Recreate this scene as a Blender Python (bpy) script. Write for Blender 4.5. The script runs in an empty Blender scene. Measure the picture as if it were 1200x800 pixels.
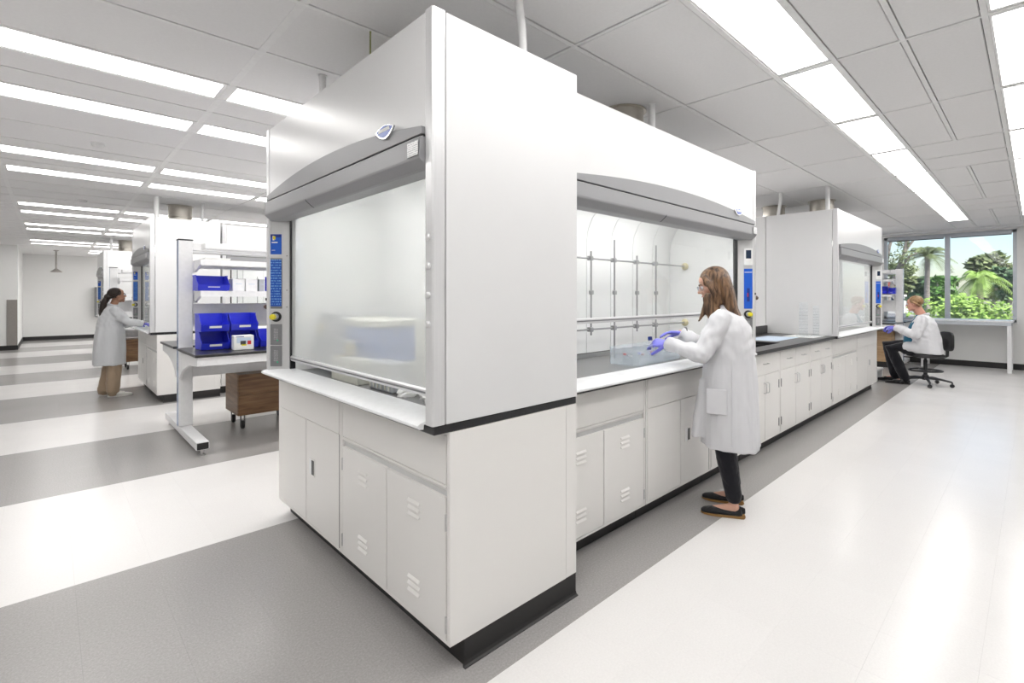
import bpy, bmesh, math, random
from mathutils import Vector, Matrix
random.seed(7)
PI = math.pi
sc = bpy.context.scene
COL = sc.collection

# ------------------------------------------------------------------ camera, world, exposure
CAM_H = 1.40
F_PX = 577.4
cd = bpy.data.cameras.new('camera'); cam = bpy.data.objects.new('camera', cd); COL.objects.link(cam)
cd.sensor_width = 36.0; cd.lens = 36.0 * F_PX / 1200.0; cd.shift_y = -52.5 / 1200.0
cd.clip_start = 0.05; cd.clip_end = 400
YAW = math.atan2(614.0, F_PX)                      # view direction from +X
cam.location = (0, 0, CAM_H); cam.rotation_euler = (PI / 2, 0, YAW - PI / 2)
sc.camera = cam
FW = Vector((math.cos(YAW), math.sin(YAW), 0)); RT = Vector((math.sin(YAW), -math.cos(YAW), 0))

def project(p):
    q = Vector(p) - Vector((0, 0, CAM_H)); d = q.dot(FW)
    if d < 0.05: return None
    return 600 + F_PX * q.dot(RT) / d, 347.5 - F_PX * q.z / d, d

w = bpy.data.worlds.new('sky'); sc.world = w; w.use_nodes = True
nt = w.node_tree; nt.nodes.clear()
sky = nt.nodes.new('ShaderNodeTexSky'); sky.sky_type = 'NISHITA'
sky.sun_elevation = math.radians(52); sky.sun_rotation = math.radians(200); sky.sun_disc = False
sky.air_density = 1.0; sky.dust_density = 1.2; sky.ozone_density = 1.6
bg = nt.nodes.new('ShaderNodeBackground'); bg.inputs[1].default_value = 0.18
wo = nt.nodes.new('ShaderNodeOutputWorld')
nt.links.new(sky.outputs[0], bg.inputs[0]); nt.links.new(bg.outputs[0], wo.inputs[0])
sun_d = bpy.data.lights.new('sun', 'SUN'); sun_d.energy = 5.5; sun_d.angle = 0.01; sun_d.color = (1.0, 0.95, 0.86)
sun = bpy.data.objects.new('sun', sun_d); COL.objects.link(sun)
sun.location = (25, -10, 30); sun.rotation_euler = (math.radians(38), 0, math.radians(-25))

vs = sc.view_settings
vs.view_transform = 'Standard'; vs.look = 'None'; vs.exposure = 0.50; vs.gamma = 1.0
try: vs.use_curve_mapping = False
except Exception: pass
CEILING_LIGHT = 7.0        # radiance of the ceiling light panels

# ------------------------------------------------------------------ materials
MATS = {}
def mat(name, col, rough=0.5, metal=0.0, var=0.03, scale=30.0, bump=0.0, bscale=200.0, spec=0.5, coat=0.0, stretch=None):
    if name in MATS: return MATS[name]
    m = bpy.data.materials.new(name); m.use_nodes = True; MATS[name] = m
    n = m.node_tree.nodes; l = m.node_tree.links
    p = n['Principled BSDF']
    p.inputs['Roughness'].default_value = rough; p.inputs['Metallic'].default_value = metal
    p.inputs['Specular IOR Level'].default_value = spec
    p.inputs['Coat Weight'].default_value = coat
    tc = n.new('ShaderNodeTexCoord'); src = tc.outputs['Object']
    if stretch:
        mp = n.new('ShaderNodeMapping'); mp.inputs['Scale'].default_value = stretch
        l.new(src, mp.inputs[0]); src = mp.outputs[0]
    nz = n.new('ShaderNodeTexNoise'); nz.inputs['Scale'].default_value = scale; nz.inputs['Detail'].default_value = 4
    l.new(src, nz.inputs['Vector'])
    r = n.new('ShaderNodeValToRGB'); e = r.color_ramp.elements
    e[0].position = 0.3; e[1].position = 0.7
    e[0].color = tuple(max(0, c * (1 - var)) for c in col) + (1,)
    e[1].color = tuple(min(1, c * (1 + var)) for c in col) + (1,)
    l.new(nz.outputs['Fac'], r.inputs[0]); l.new(r.outputs[0], p.inputs['Base Color'])
    if bump > 0:
        nb = n.new('ShaderNodeTexNoise'); nb.inputs['Scale'].default_value = bscale; nb.inputs['Detail'].default_value = 3
        l.new(src, nb.inputs['Vector'])
        b = n.new('ShaderNodeBump'); b.inputs['Strength'].default_value = bump; b.inputs['Distance'].default_value = 0.01
        l.new(nb.outputs['Fac'], b.inputs['Height']); l.new(b.outputs[0], p.inputs['Normal'])
    return m

def mat_emit(name, col, s):
    m = bpy.data.materials.new(name); m.use_nodes = True; MATS[name] = m
    n = m.node_tree.nodes; l = m.node_tree.links; n.clear()
    e = n.new('ShaderNodeEmission'); e.inputs[0].default_value = tuple(col) + (1,); e.inputs[1].default_value = s
    o = n.new('ShaderNodeOutputMaterial'); l.new(e.outputs[0], o.inputs[0]); return m

def mat_glass(name, tint=(0.95, 0.98, 0.97), haze_glare=0.0, haze_glare_col=(0.85, 0.87, 0.87), refl=1.0):
    """clear sheet: what lies behind, a Fresnel reflection and a white diffuse share for cloudy plastic and painted glare"""
    m = bpy.data.materials.new(name); m.use_nodes = True; MATS[name] = m
    n = m.node_tree.nodes; l = m.node_tree.links; n.clear()
    t = n.new('ShaderNodeBsdfTransparent'); t.inputs[0].default_value = tuple(tint) + (1,)
    d = n.new('ShaderNodeBsdfDiffuse'); d.inputs[0].default_value = tuple(haze_glare_col) + (1,)
    m1 = n.new('ShaderNodeMixShader'); m1.inputs[0].default_value = haze_glare
    l.new(t.outputs[0], m1.inputs[1]); l.new(d.outputs[0], m1.inputs[2])
    g = n.new('ShaderNodeBsdfGlossy'); g.inputs['Roughness'].default_value = 0.0
    f = n.new('ShaderNodeFresnel'); f.inputs[0].default_value = 1.45
    k = n.new('ShaderNodeMath'); k.operation = 'MULTIPLY'; k.inputs[1].default_value = refl
    ge = n.new('ShaderNodeNewGeometry'); iv = n.new('ShaderNodeMath'); iv.operation = 'SUBTRACT'; iv.inputs[0].default_value = 1.0
    l.new(ge.outputs['Backfacing'], iv.inputs[1])              # reflection sits on the outer face only, no internal mirror in the thin sheet
    fb = n.new('ShaderNodeMath'); fb.operation = 'MULTIPLY'; l.new(f.outputs[0], fb.inputs[0]); l.new(iv.outputs[0], fb.inputs[1])
    l.new(fb.outputs[0], k.inputs[0]); k.use_clamp = True
    m2 = n.new('ShaderNodeMixShader'); l.new(k.outputs[0], m2.inputs[0])
    l.new(m1.outputs[0], m2.inputs[1]); l.new(g.outputs[0], m2.inputs[2])
    o = n.new('ShaderNodeOutputMaterial'); l.new(m2.outputs[0], o.inputs[0]); return m

def mat_floor(name, base, dark, light, rough):
    """vinyl composition tile: fine chips of lighter and darker colour, slightly different from tile to tile, polished"""
    m = bpy.data.materials.new(name); m.use_nodes = True; MATS[name] = m
    n = m.node_tree.nodes; l = m.node_tree.links; p = n['Principled BSDF']
    g = n.new('ShaderNodeNewGeometry')
    nz = n.new('ShaderNodeTexNoise'); nz.inputs['Scale'].default_value = 110; nz.inputs['Detail'].default_value = 5
    nz.inputs['Roughness'].default_value = 0.75
    l.new(g.outputs['Position'], nz.inputs['Vector'])
    r = n.new('ShaderNodeValToRGB'); e = r.color_ramp.elements
    e[0].position = 0.32; e[0].color = tuple(dark) + (1,); e[1].position = 0.68; e[1].color = tuple(light) + (1,)
    x = r.color_ramp.elements.new(0.5); x.color = tuple(base) + (1,)
    l.new(nz.outputs['Fac'], r.inputs[0])
    dv = n.new('ShaderNodeVectorMath'); dv.operation = 'DIVIDE'; dv.inputs[1].default_value = (0.305, 0.305, 1)
    ad = n.new('ShaderNodeVectorMath'); ad.operation = 'ADD'; ad.inputs[1].default_value = (-0.0925 + 30.5, -0.145 + 30.5, 0)
    l.new(g.outputs['Position'], ad.inputs[0]); l.new(ad.outputs[0], dv.inputs[0])
    fl = n.new('ShaderNodeVectorMath'); fl.operation = 'FLOOR'; l.new(dv.outputs[0], fl.inputs[0])
    wn = n.new('ShaderNodeTexWhiteNoise'); wn.noise_dimensions = '2D'; l.new(fl.outputs[0], wn.inputs['Vector'])
    mr = n.new('ShaderNodeMapRange'); mr.inputs['To Min'].default_value = 0.992; mr.inputs['To Max'].default_value = 1.008
    l.new(wn.outputs['Value'], mr.inputs['Value'])
    hs = n.new('ShaderNodeHueSaturation'); l.new(r.outputs[0], hs.inputs['Color']); l.new(mr.outputs[0], hs.inputs['Value'])
    l.new(hs.outputs[0], p.inputs['Base Color'])
    nb = n.new('ShaderNodeTexNoise'); nb.inputs['Scale'].default_value = 2.2; nb.inputs['Detail'].default_value = 3
    l.new(g.outputs['Position'], nb.inputs['Vector'])
    rr = n.new('ShaderNodeMapRange'); rr.inputs['To Min'].default_value = rough * 0.75; rr.inputs['To Max'].default_value = rough * 1.3
    l.new(nb.outputs['Fac'], rr.inputs['Value']); l.new(rr.outputs[0], p.inputs['Roughness'])
    b = n.new('ShaderNodeBump'); b.inputs['Strength'].default_value = 0.05; b.inputs['Distance'].default_value = 0.01
    nb2 = n.new('ShaderNodeTexNoise'); nb2.inputs['Scale'].default_value = 6; l.new(g.outputs['Position'], nb2.inputs['Vector'])
    l.new(nb2.outputs['Fac'], b.inputs['Height']); l.new(b.outputs[0], p.inputs['Normal'])
    p.inputs['Specular IOR Level'].default_value = 0.34
    return m

def mat_print(name, base, ink, rows, scale=(1, 1, 1), axis='Z', header=None):
    """printed card: lines of small type as bars of ink over a base colour (object coordinates, z runs up the card)"""
    m = bpy.data.materials.new(name); m.use_nodes = True; MATS[name] = m
    n = m.node_tree.nodes; l = m.node_tree.links; p = n['Principled BSDF']; p.inputs['Roughness'].default_value = 0.35
    tc = n.new('ShaderNodeTexCoord'); sp = n.new('ShaderNodeSeparateXYZ'); l.new(tc.outputs['Generated'], sp.inputs[0])
    mu = n.new('ShaderNodeMath'); mu.operation = 'MULTIPLY'; mu.inputs[1].default_value = rows; l.new(sp.outputs['Z'], mu.inputs[0])
    fr = n.new('ShaderNodeMath'); fr.operation = 'FRACT'; l.new(mu.outputs[0], fr.inputs[0])
    gt = n.new('ShaderNodeMath'); gt.operation = 'GREATER_THAN'; gt.inputs[1].default_value = 0.6; l.new(fr.outputs[0], gt.inputs[0])
    nz = n.new('ShaderNodeTexNoise'); nz.inputs['Scale'].default_value = 14; nz.inputs['Detail'].default_value = 1
    l.new(tc.outputs['Generated'], nz.inputs['Vector'])
    g2 = n.new('ShaderNodeMath'); g2.operation = 'GREATER_THAN'; g2.inputs[1].default_value = 0.47; l.new(nz.outputs['Fac'], g2.inputs[0])
    an = n.new('ShaderNodeMath'); an.operation = 'MULTIPLY'; l.new(gt.outputs[0], an.inputs[0]); l.new(g2.outputs[0], an.inputs[1])
    mx = n.new('ShaderNodeMix'); mx.data_type = 'RGBA'; mx.inputs['A'].default_value = tuple(base) + (1,); mx.inputs['B'].default_value = tuple(ink) + (1,)
    l.new(an.outputs[0], mx.inputs['Factor']); l.new(mx.outputs['Result'], p.inputs['Base Color'])
    return m

def mat_wood(name, c0, c1, sc_=(1.5, 1.5, 14)):
    m = bpy.data.materials.new(name); m.use_nodes = True; MATS[name] = m
    n = m.node_tree.nodes; l = m.node_tree.links; p = n['Principled BSDF']; p.inputs['Roughness'].default_value = 0.4
    tc = n.new('ShaderNodeTexCoord'); mp = n.new('ShaderNodeMapping'); mp.inputs['Scale'].default_value = sc_
    l.new(tc.outputs['Object'], mp.inputs[0])
    nz = n.new('ShaderNodeTexNoise'); nz.inputs['Scale'].default_value = 2.2; nz.inputs['Detail'].default_value = 7; nz.inputs['Distortion'].default_value = 0.6
    l.new(mp.outputs[0], nz.inputs['Vector'])
    r = n.new('ShaderNodeValToRGB'); e = r.color_ramp.elements; e[0].position = 0.3; e[1].position = 0.72
    e[0].color = tuple(c0) + (1,); e[1].color = tuple(c1) + (1,)
    l.new(nz.outputs['Fac'], r.inputs[0]); l.new(r.outputs[0], p.inputs['Base Color']); return m

def mat_cloth(name, col, folds=0.5, scale=5.0, stretch=(1, 1, 0.35), rough=0.85):
    m = bpy.data.materials.new(name); m.use_nodes = True; MATS[name] = m
    n = m.node_tree.nodes; l = m.node_tree.links; p = n['Principled BSDF']
    p.inputs['Roughness'].default_value = rough; p.inputs['Base Color'].default_value = tuple(col) + (1,)
    p.inputs['Sheen Weight'].default_value = 0.15; p.inputs['Specular IOR Level'].default_value = 0.2
    tc = n.new('ShaderNodeTexCoord'); mp = n.new('ShaderNodeMapping'); mp.inputs['Scale'].default_value = stretch
    l.new(tc.outputs['Object'], mp.inputs[0])
    nz = n.new('ShaderNodeTexNoise'); nz.inputs['Scale'].default_value = scale; nz.inputs['Detail'].default_value = 2; nz.inputs['Distortion'].default_value = 0.8
    l.new(mp.outputs[0], nz.inputs['Vector'])
    b = n.new('ShaderNodeBump'); b.inputs['Strength'].default_value = folds; b.inputs['Distance'].default_value = 0.05
    l.new(nz.outputs['Fac'], b.inputs['Height']); l.new(b.outputs[0], p.inputs['Normal']); return m

def mat_hair(name, c0, c1, scale=60):
    m = bpy.data.materials.new(name); m.use_nodes = True; MATS[name] = m
    n = m.node_tree.nodes; l = m.node_tree.links; p = n['Principled BSDF']
    p.inputs['Roughness'].default_value = 0.42; p.inputs['Specular IOR Level'].default_value = 0.4
    tc = n.new('ShaderNodeTexCoord'); mp = n.new('ShaderNodeMapping'); mp.inputs['Scale'].default_value = (1, 1, 0.12)
    l.new(tc.outputs['Object'], mp.inputs[0])
    nz = n.new('ShaderNodeTexNoise'); nz.inputs['Scale'].default_value = scale; nz.inputs['Detail'].default_value = 4; nz.inputs['Distortion'].default_value = 0.4
    l.new(mp.outputs[0], nz.inputs['Vector'])
    r = n.new('ShaderNodeValToRGB'); e = r.color_ramp.elements; e[0].position = 0.36; e[1].position = 0.68
    e[0].color = tuple(c0) + (1,); e[1].color = tuple(c1) + (1,)
    l.new(nz.outputs['Fac'], r.inputs[0]); l.new(r.outputs[0], p.inputs['Base Color'])
    b = n.new('ShaderNodeBump'); b.inputs['Strength'].default_value = 0.6; b.inputs['Distance'].default_value = 0.008
    l.new(nz.outputs['Fac'], b.inputs['Height']); l.new(b.outputs[0], p.inputs['Normal']); return m

mat('hood_white', (0.71, 0.71, 0.715), 0.28, var=0.008, scale=3)
mat('cabinet_white', (0.80, 0.785, 0.765), 0.32, var=0.01, scale=3)
mat('trim_alu', (0.72, 0.72, 0.73), 0.28, metal=0.35, var=0.03, scale=4, stretch=(60, 60, 1))
mat('fascia', (0.62, 0.62, 0.62), 0.35, metal=0.1, var=0.02)
mat('header_grey', (0.27, 0.27, 0.28), 0.38, var=0.03, scale=300)
mat('dark_grey', (0.05, 0.05, 0.055), 0.4)
mat('mid_grey', (0.2, 0.2, 0.21), 0.45)
mat('black', (0.012, 0.012, 0.013), 0.35)
mat('black_epoxy', (0.02, 0.02, 0.022), 0.28, var=0.15, scale=400)
mat('rubber', (0.018, 0.017, 0.017), 0.5)
mat('steel', (0.62, 0.62, 0.62), 0.28, metal=1.0, var=0.06, scale=5, stretch=(1, 1, 40))
mat('duct_steel', (0.55, 0.52, 0.47), 0.3, metal=1.0, var=0.15, scale=6)
mat('rod_steel', (0.42, 0.42, 0.43), 0.35, metal=0.8)
mat('liner', (0.85, 0.855, 0.85), 0.35, var=0.02, scale=4)
mat('hood_floor', (0.17, 0.17, 0.17), 0.3, var=0.1, scale=200)
mat('white_plastic', (0.82, 0.82, 0.82), 0.4)
mat('paper', (0.8, 0.8, 0.79), 0.7)
mat('wall_paint', (0.84, 0.84, 0.83), 0.75, var=0.01, scale=2, bump=0.05, bscale=300)
mat('ceiling_tile', (0.86, 0.855, 0.86), 0.9, var=0.015, scale=60, bump=0.15, bscale=260)
mat('tee_white', (0.88, 0.88, 0.88), 0.5)
mat('plenum', (0.08, 0.08, 0.08), 0.9)
mat('window_frame', (0.5, 0.53, 0.57), 0.4, metal=0.3)
mat('sill_white', (0.82, 0.83, 0.84), 0.3)
mat('bin_blue', (0.022, 0.035, 0.60), 0.33, var=0.06, scale=10)
mat('label_navy', (0.01, 0.03, 0.22), 0.35)
mat('label_blue', (0.01, 0.10, 0.55), 0.35)
mat_print('label_text', (0.008, 0.075, 0.42), (0.16, 0.38, 0.75), 18)
mat_print('card_text', (0.8, 0.8, 0.8), (0.35, 0.36, 0.38), 7)
mat_print('socket_print', (0.22, 0.22, 0.23), (0.5, 0.5, 0.5), 9)
mat('yellow', (0.75, 0.65, 0.03), 0.4)
mat('knob_brown', (0.075, 0.03, 0.018), 0.4)
mat('led_green', (0.05, 0.5, 0.25), 0.3)
mat('chrome', (0.8, 0.8, 0.82), 0.12, metal=1.0)
mat('badge_blue', (0.13, 0.19, 0.5), 0.3)
mat('screen_dark', (0.02, 0.035, 0.07), 0.15)
mat('red', (0.6, 0.03, 0.03), 0.4)
mat_wood('walnut', (0.15, 0.07, 0.028), (0.30, 0.165, 0.075))
mat_wood('oak', (0.42, 0.27, 0.14), (0.58, 0.40, 0.23))
mat('frame_white', (0.80, 0.80, 0.81), 0.3)
mat('post_slot', (0.26, 0.36, 0.62), 0.12, metal=0.6)
mat('skin_light', (0.62, 0.36, 0.27), 0.55, var=0.06, scale=12, spec=0.35)
mat('skin_tan', (0.38, 0.20, 0.13), 0.55, var=0.06, scale=12, spec=0.35)
mat('skin_ruddy', (0.60, 0.31, 0.23), 0.55, var=0.06, scale=12, spec=0.35)
mat('lips', (0.45, 0.16, 0.14), 0.45)
mat('eye_white', (0.8, 0.8, 0.78), 0.2)
mat('eye_dark', (0.03, 0.02, 0.015), 0.15)
mat('brow', (0.12, 0.065, 0.035), 0.7)
mat_cloth('coat_white', (0.67, 0.67, 0.695), 0.5, 7, (1, 1, .3))
mat_cloth('coat_grey', (0.62, 0.63, 0.65), 0.5, 5)
mat_cloth('trouser_black', (0.012, 0.012, 0.016), 0.35, 9, (1, 1, 1))
mat_cloth('trouser_khaki', (0.40, 0.30, 0.21), 0.6, 6)
mat_cloth('shirt_teal', (0.02, 0.13, 0.22), 0.4, 6)
mat_cloth('shoe_black', (0.014, 0.014, 0.016), 0.2, 20, (1, 1, 1), 0.5)
mat_cloth('shoe_white', (0.7, 0.69, 0.65), 0.2, 20, (1, 1, 1), 0.5)
mat('sole_tan', (0.30, 0.16, 0.05), 0.6)
mat('glove', (0.17, 0.17, 0.66), 0.42, var=0.1, scale=30, bump=0.2, bscale=60)
mat_hair('hair_brown', (0.04, 0.02, 0.012), (0.25, 0.14, 0.072))
mat_hair('hair_black', (0.008, 0.005, 0.004), (0.03, 0.017, 0.012))
mat_hair('hair_blond', (0.20, 0.10, 0.04), (0.42, 0.27, 0.14), 120)
mat('stool_black', (0.016, 0.016, 0.018), 0.5, bump=0.1, bscale=300)
mat('bark', (0.30, 0.26, 0.22), 0.9, var=0.3, scale=8, bump=0.4, bscale=20)
mat('leaf_green', (0.09, 0.22, 0.035), 0.55, var=0.5, scale=1.2)
mat('leaf_bright', (0.24, 0.38, 0.07), 0.55, var=0.45, scale=1.2)
mat('leaf_dark', (0.07, 0.14, 0.06), 0.6, var=0.5, scale=1.0)
mat('leaf_olive', (0.16, 0.20, 0.08), 0.6, var=0.4, scale=1.0)
mat('asphalt', (0.16, 0.16, 0.165), 0.9, var=0.2, scale=4)
mat('lawn', (0.12, 0.22, 0.05), 0.9, var=0.3, scale=3)
mat('roof_red', (0.45, 0.10, 0.06), 0.7)
mat('stucco', (0.7, 0.68, 0.64), 0.8)
mat('car_white', (0.75, 0.75, 0.76), 0.2, coat=0.5)
mat('car_red', (0.45, 0.02, 0.02), 0.2, coat=0.5)
mat('equip_blue', (0.16, 0.27, 0.62), 0.4)
mat('equip_beige', (0.62, 0.56, 0.36), 0.45)
mat('equip_cream', (0.74, 0.74, 0.66), 0.45)
mat('equip_grey', (0.45, 0.47, 0.5), 0.4)
mat('tubing', (0.45, 0.5, 0.68), 0.3)
mat('paper_blue', (0.55, 0.65, 0.78), 0.5)
mat('amber', (0.18, 0.06, 0.012), 0.15)
mat('guard_metal', (0.33, 0.31, 0.29), 0.4, metal=0.6)
mat('wire_green', (0.28, 0.30, 0.10), 0.5)
mat_floor('vct_white', (0.73, 0.715, 0.705), (0.70, 0.685, 0.675), (0.76, 0.745, 0.735), 0.21)
mat_floor('vct_grey', (0.335, 0.321, 0.316), (0.292, 0.279, 0.274), (0.39, 0.377, 0.371), 0.22)
mat_emit('light_panel', (1.0, 0.985, 0.96), CEILING_LIGHT)
mat_emit('hood_lamp_glow', (1.0, 0.99, 0.97), 12.0)
mat_glass('sash_clear', (0.985, 0.99, 0.988), haze_glare=0.025)
mat_glass('sash_mirror', (0.95, 0.955, 0.955), haze_glare=0.05, refl=1.0)
mat_glass('sash_glare', (0.98, 0.985, 0.985), haze_glare=0.32, haze_glare_col=(0.94, 0.95, 0.95), refl=1.2)  # white diffuse share paints in the glare of the bright room
mat_glass('window_glass', (0.97, 0.98, 0.98), haze_glare=0.035, haze_glare_col=(0.9, 0.93, 0.95), refl=0.6)  # pale diffuse share paints a wash of light over the outdoor view
mat_glass('clear_plastic', (0.96, 0.975, 0.99), haze_glare=0.20, haze_glare_col=(0.86, 0.90, 0.94), refl=.7)
mat_glass('clear_glassware', (0.97, 0.98, 0.985), haze_glare=0.05, haze_glare_col=(0.86, 0.90, 0.94), refl=.6)
mat_glass('spectacle', (0.92, 0.93, 0.95), haze_glare=0.06, haze_glare_col=(0.8, 0.8, 0.85))

# ------------------------------------------------------------------ mesh helpers
class MB:
    def __init__(s): s.v = []; s.f = []
    def add(s, vs, fs):
        b = len(s.v); s.v += [tuple(x) for x in vs]; s.f += [tuple(i + b for i in f) for f in fs]; return s
    def box(s, x0, x1, y0, y1, z0, z1):
        return s.add([(x0, y0, z0), (x1, y0, z0), (x1, y1, z0), (x0, y1, z0), (x0, y0, z1), (x1, y0, z1), (x1, y1, z1), (x0, y1, z1)],
                     [(0, 3, 2, 1), (4, 5, 6, 7), (0, 1, 5, 4), (1, 2, 6, 5), (2, 3, 7, 6), (3, 0, 4, 7)])
    def hexa(s, p):            # eight points: bottom ring then top ring, counter-clockwise from above
        return s.add(p, [(0, 3, 2, 1), (4, 5, 6, 7), (0, 1, 5, 4), (1, 2, 6, 5), (2, 3, 7, 6), (3, 0, 4, 7)])
    def prism(s, poly, axis, a, b):
        """2D polygon extruded along an axis: 'x' polygon is (y,z); 'y' polygon is (x,z); 'z' polygon is (x,y)"""
        n = len(poly)
        def P(q, t):
            return (t, q[0], q[1]) if axis == 'x' else (q[0], t, q[1]) if axis == 'y' else (q[0], q[1], t)
        return s.add([P(q, a) for q in poly] + [P(q, b) for q in poly],
                     [tuple(range(n - 1, -1, -1)), tuple(range(n, 2 * n))] + [(i, (i + 1) % n, n + (i + 1) % n, n + i) for i in range(n)])
    def rings(s, rs, cap=True, closed=True):
        n = len(rs[0]); b = len(s.v)
        for r in rs: s.v += [tuple(p) for p in r]
        for k in range(len(rs) - 1):
            for i in range(n if closed else n - 1):
                j = (i + 1) % n
                s.f.append((b + k * n + i, b + k * n + j, b + (k + 1) * n + j, b + (k + 1) * n + i))
        if cap and closed:
            s.f.append(tuple(b + i for i in range(n - 1, -1, -1))); m = b + (len(rs) - 1) * n
            s.f.append(tuple(m + i for i in range(n)))
        return s
    def tube(s, pts, r, n=10, cap=True):
        pts = [Vector(p) for p in pts]
        rr = r if isinstance(r, (list, tuple)) else [r] * len(pts)
        rs = []; up = None
        for i, p in enumerate(pts):
            d = (pts[min(i + 1, len(pts) - 1)] - pts[max(i - 1, 0)]).normalized()
            if up is None:
                up = Vector((0, 0, 1)) if abs(d.z) < 0.9 else Vector((1, 0, 0))
            a = up - d * up.dot(d)
            if a.length < 1e-5: a = d.orthogonal()
            a.normalize(); c = d.cross(a); up = a
            q = rr[i]; qa, qb = q if isinstance(q, (list, tuple)) else (q, q)
            rs.append([p + a * (qa * math.cos(2 * PI * k / n)) + c * (qb * math.sin(2 * PI * k / n)) for k in range(n)])
        return s.rings(rs, cap)
    def lathe(s, prof, o=(0, 0, 0), axis='z', n=16):
        rs = []
        for (r, h) in prof:
            ring = []
            for k in range(n):
                c, q = r * math.cos(2 * PI * k / n), r * math.sin(2 * PI * k / n)
                p = (c, q, h) if axis == 'z' else (c, -h, q) if axis == '-y' else (h, c, q) if axis == 'x' else (c, h, -q)
                ring.append((o[0] + p[0], o[1] + p[1], o[2] + p[2]))
            rs.append(ring)
        return s.rings(rs, True)
    def ball(s, c, r, n=12, m=8):
        rx, ry, rz = r if isinstance(r, (list, tuple)) else (r, r, r)
        rs = []
        for i in range(m + 1):
            t = -PI / 2 + PI * max(0.02, min(0.98, i / m))
            rs.append([(c[0] + rx * math.cos(t) * math.cos(2 * PI * k / n), c[1] + ry * math.cos(t) * math.sin(2 * PI * k / n), c[2] + rz * math.sin(t)) for k in range(n)])
        return s.rings(rs, True)
    def mesh(s, name, bevel=0.0, seg=1, smooth=False):
        me = bpy.data.meshes.new(name); me.from_pydata(s.v, [], s.f); me.validate()
        bm = bmesh.new(); bm.from_mesh(me)
        bmesh.ops.recalc_face_normals(bm, faces=bm.faces[:])
        if bevel > 0:
            ed = [e for e in bm.edges if len(e.link_faces) == 2 and e.calc_face_angle(0) > 0.6]
            bmesh.ops.bevel(bm, geom=ed, offset=bevel, segments=seg, profile=0.5, affect='EDGES', clamp_overlap=True)
        bm.to_mesh(me); bm.free()
        if smooth:
            for p in me.polygons: p.use_smooth = True
            try: me.set_sharp_from_angle(angle=math.radians(40))
            except Exception: pass
        return me
    def build(s, name, m, parent=None, bevel=0.0, seg=1, smooth=False):
        me = s.mesh(name, bevel, seg, smooth); me.materials.append(MATS[m] if isinstance(m, str) else m)
        o = bpy.data.objects.new(name, me); COL.objects.link(o); o.parent = parent
        return o

def B(name, m, parent, x0, x1, y0, y1, z0, z1, bevel=0.0, seg=1, smooth=False):
    return MB().box(min(x0, x1), max(x0, x1), min(y0, y1), max(y0, y1), min(z0, z1), max(z0, z1)).build(name, m, parent, bevel, seg, smooth)

def tag(o, label, cat, group=None):
    o['label'] = label; o['category'] = cat
    if group: o['group'] = group
    return o
def thing(name, label, cat, loc=(0, 0, 0), rz=0.0, group=None):
    o = bpy.data.objects.new(name, None); COL.objects.link(o); o.empty_display_size = 0.1
    o.location = loc; o.rotation_euler = (0, 0, rz); return tag(o, label, cat, group)
def struct(o): o['kind'] = 'structure'; return o
KIDS = {}
def copy_tree(o, parent=None):
    c = o.copy(); COL.objects.link(c); c.parent = parent
    if parent is not None: c.matrix_parent_inverse = o.matrix_parent_inverse.copy()
    for ch in [x for x in o.children]: copy_tree(ch, c)
    return c
def dup(o, loc, rz=None, label=None, group=None):
    c = copy_tree(o); c.location = loc
    if rz is not None: c.rotation_euler = (0, 0, rz)
    if label: c['label'] = label
    if group: c['group'] = group
    elif 'group' in c and group is not None: del c['group']
    return c
# ------------------------------------------------------------------ the room
H = 2.76
X0, X1, Y0, Y1 = -4.02, 13.5, -3.0, 22.0
def pix(u, v, X):
    """point where the viewing ray of a photo pixel meets the plane x = X"""
    d = FW + RT * ((u - 600) / F_PX) - Vector((0, 0, (v - 347.5) / F_PX)); return Vector((0, 0, CAM_H)) + d * (X / d.x)
def in_view(c, m=60):
    p = project(c); return p is not None and -m < p[0] < 1200 + m and -m < p[1] < 800 + m

# floor: a screed with vinyl tiles of one foot laid on it in grey and white bands
floor = struct(B('floor', 'mid_grey', None, X0 - .2, X1 + .2, Y0 - .2, Y1 + .2, -0.16, -0.004))
TS = 0.305; TX0 = 0.0925; TY0 = 0.145; GAP = 0.00012
tiles = []
for i in range(-14, 45):
    for j in range(-11, 73):
        xa = max(TX0 + i * TS, X0); xb = min(TX0 + (i + 1) * TS, X1); ya = max(TY0 + j * TS, Y0); yb = min(TY0 + (j + 1) * TS, Y1)
        if xb - xa < 0.02 or yb - ya < 0.02: continue
        k = (j - 4) % 21; grey = k < 6 or 11 <= k < 16
        c = ((xa + xb) / 2, (ya + yb) / 2, 0); p = project(c)
        near = 0
        if p and -40 < p[0] < 1240 and p[1] < 860: near = 1.0 / p[2] ** 2
        if c[0] > 1.1 and 1.5 < c[1] < 3.2: near = 0
        tiles.append((near, i, j, xa, xb, ya, yb, grey))
tiles.sort(key=lambda t: -t[0])
tile_mesh = {}
for g in (True, False):
    me = MB().box(-TS / 2 + GAP, TS / 2 - GAP, -TS / 2 + GAP, TS / 2 - GAP, -0.0045, 0).mesh('floor_tile')
    me.materials.append(MATS['vct_grey' if g else 'vct_white']); tile_mesh[g] = me
rest = {True: MB(), False: MB()}
for n_, (near, i, j, xa, xb, ya, yb, g) in enumerate(tiles):
    if n_ < 296 and near > 0 and abs(xb - xa - TS) < 1e-4 and abs(yb - ya - TS) < 1e-4:
        o = bpy.data.objects.new('floor_tile', tile_mesh[g]); COL.objects.link(o); o.parent = floor
        o.location = ((xa + xb) / 2, (ya + yb) / 2, 0)
    else:
        rest[g].box(xa + GAP, xb - GAP, ya + GAP, yb - GAP, -0.0045, 0)
for g in (True, False):
    o = rest[g].build('floor_tiling', 'vct_grey' if g else 'vct_white', floor); o['kind'] = 'stuff'

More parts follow.
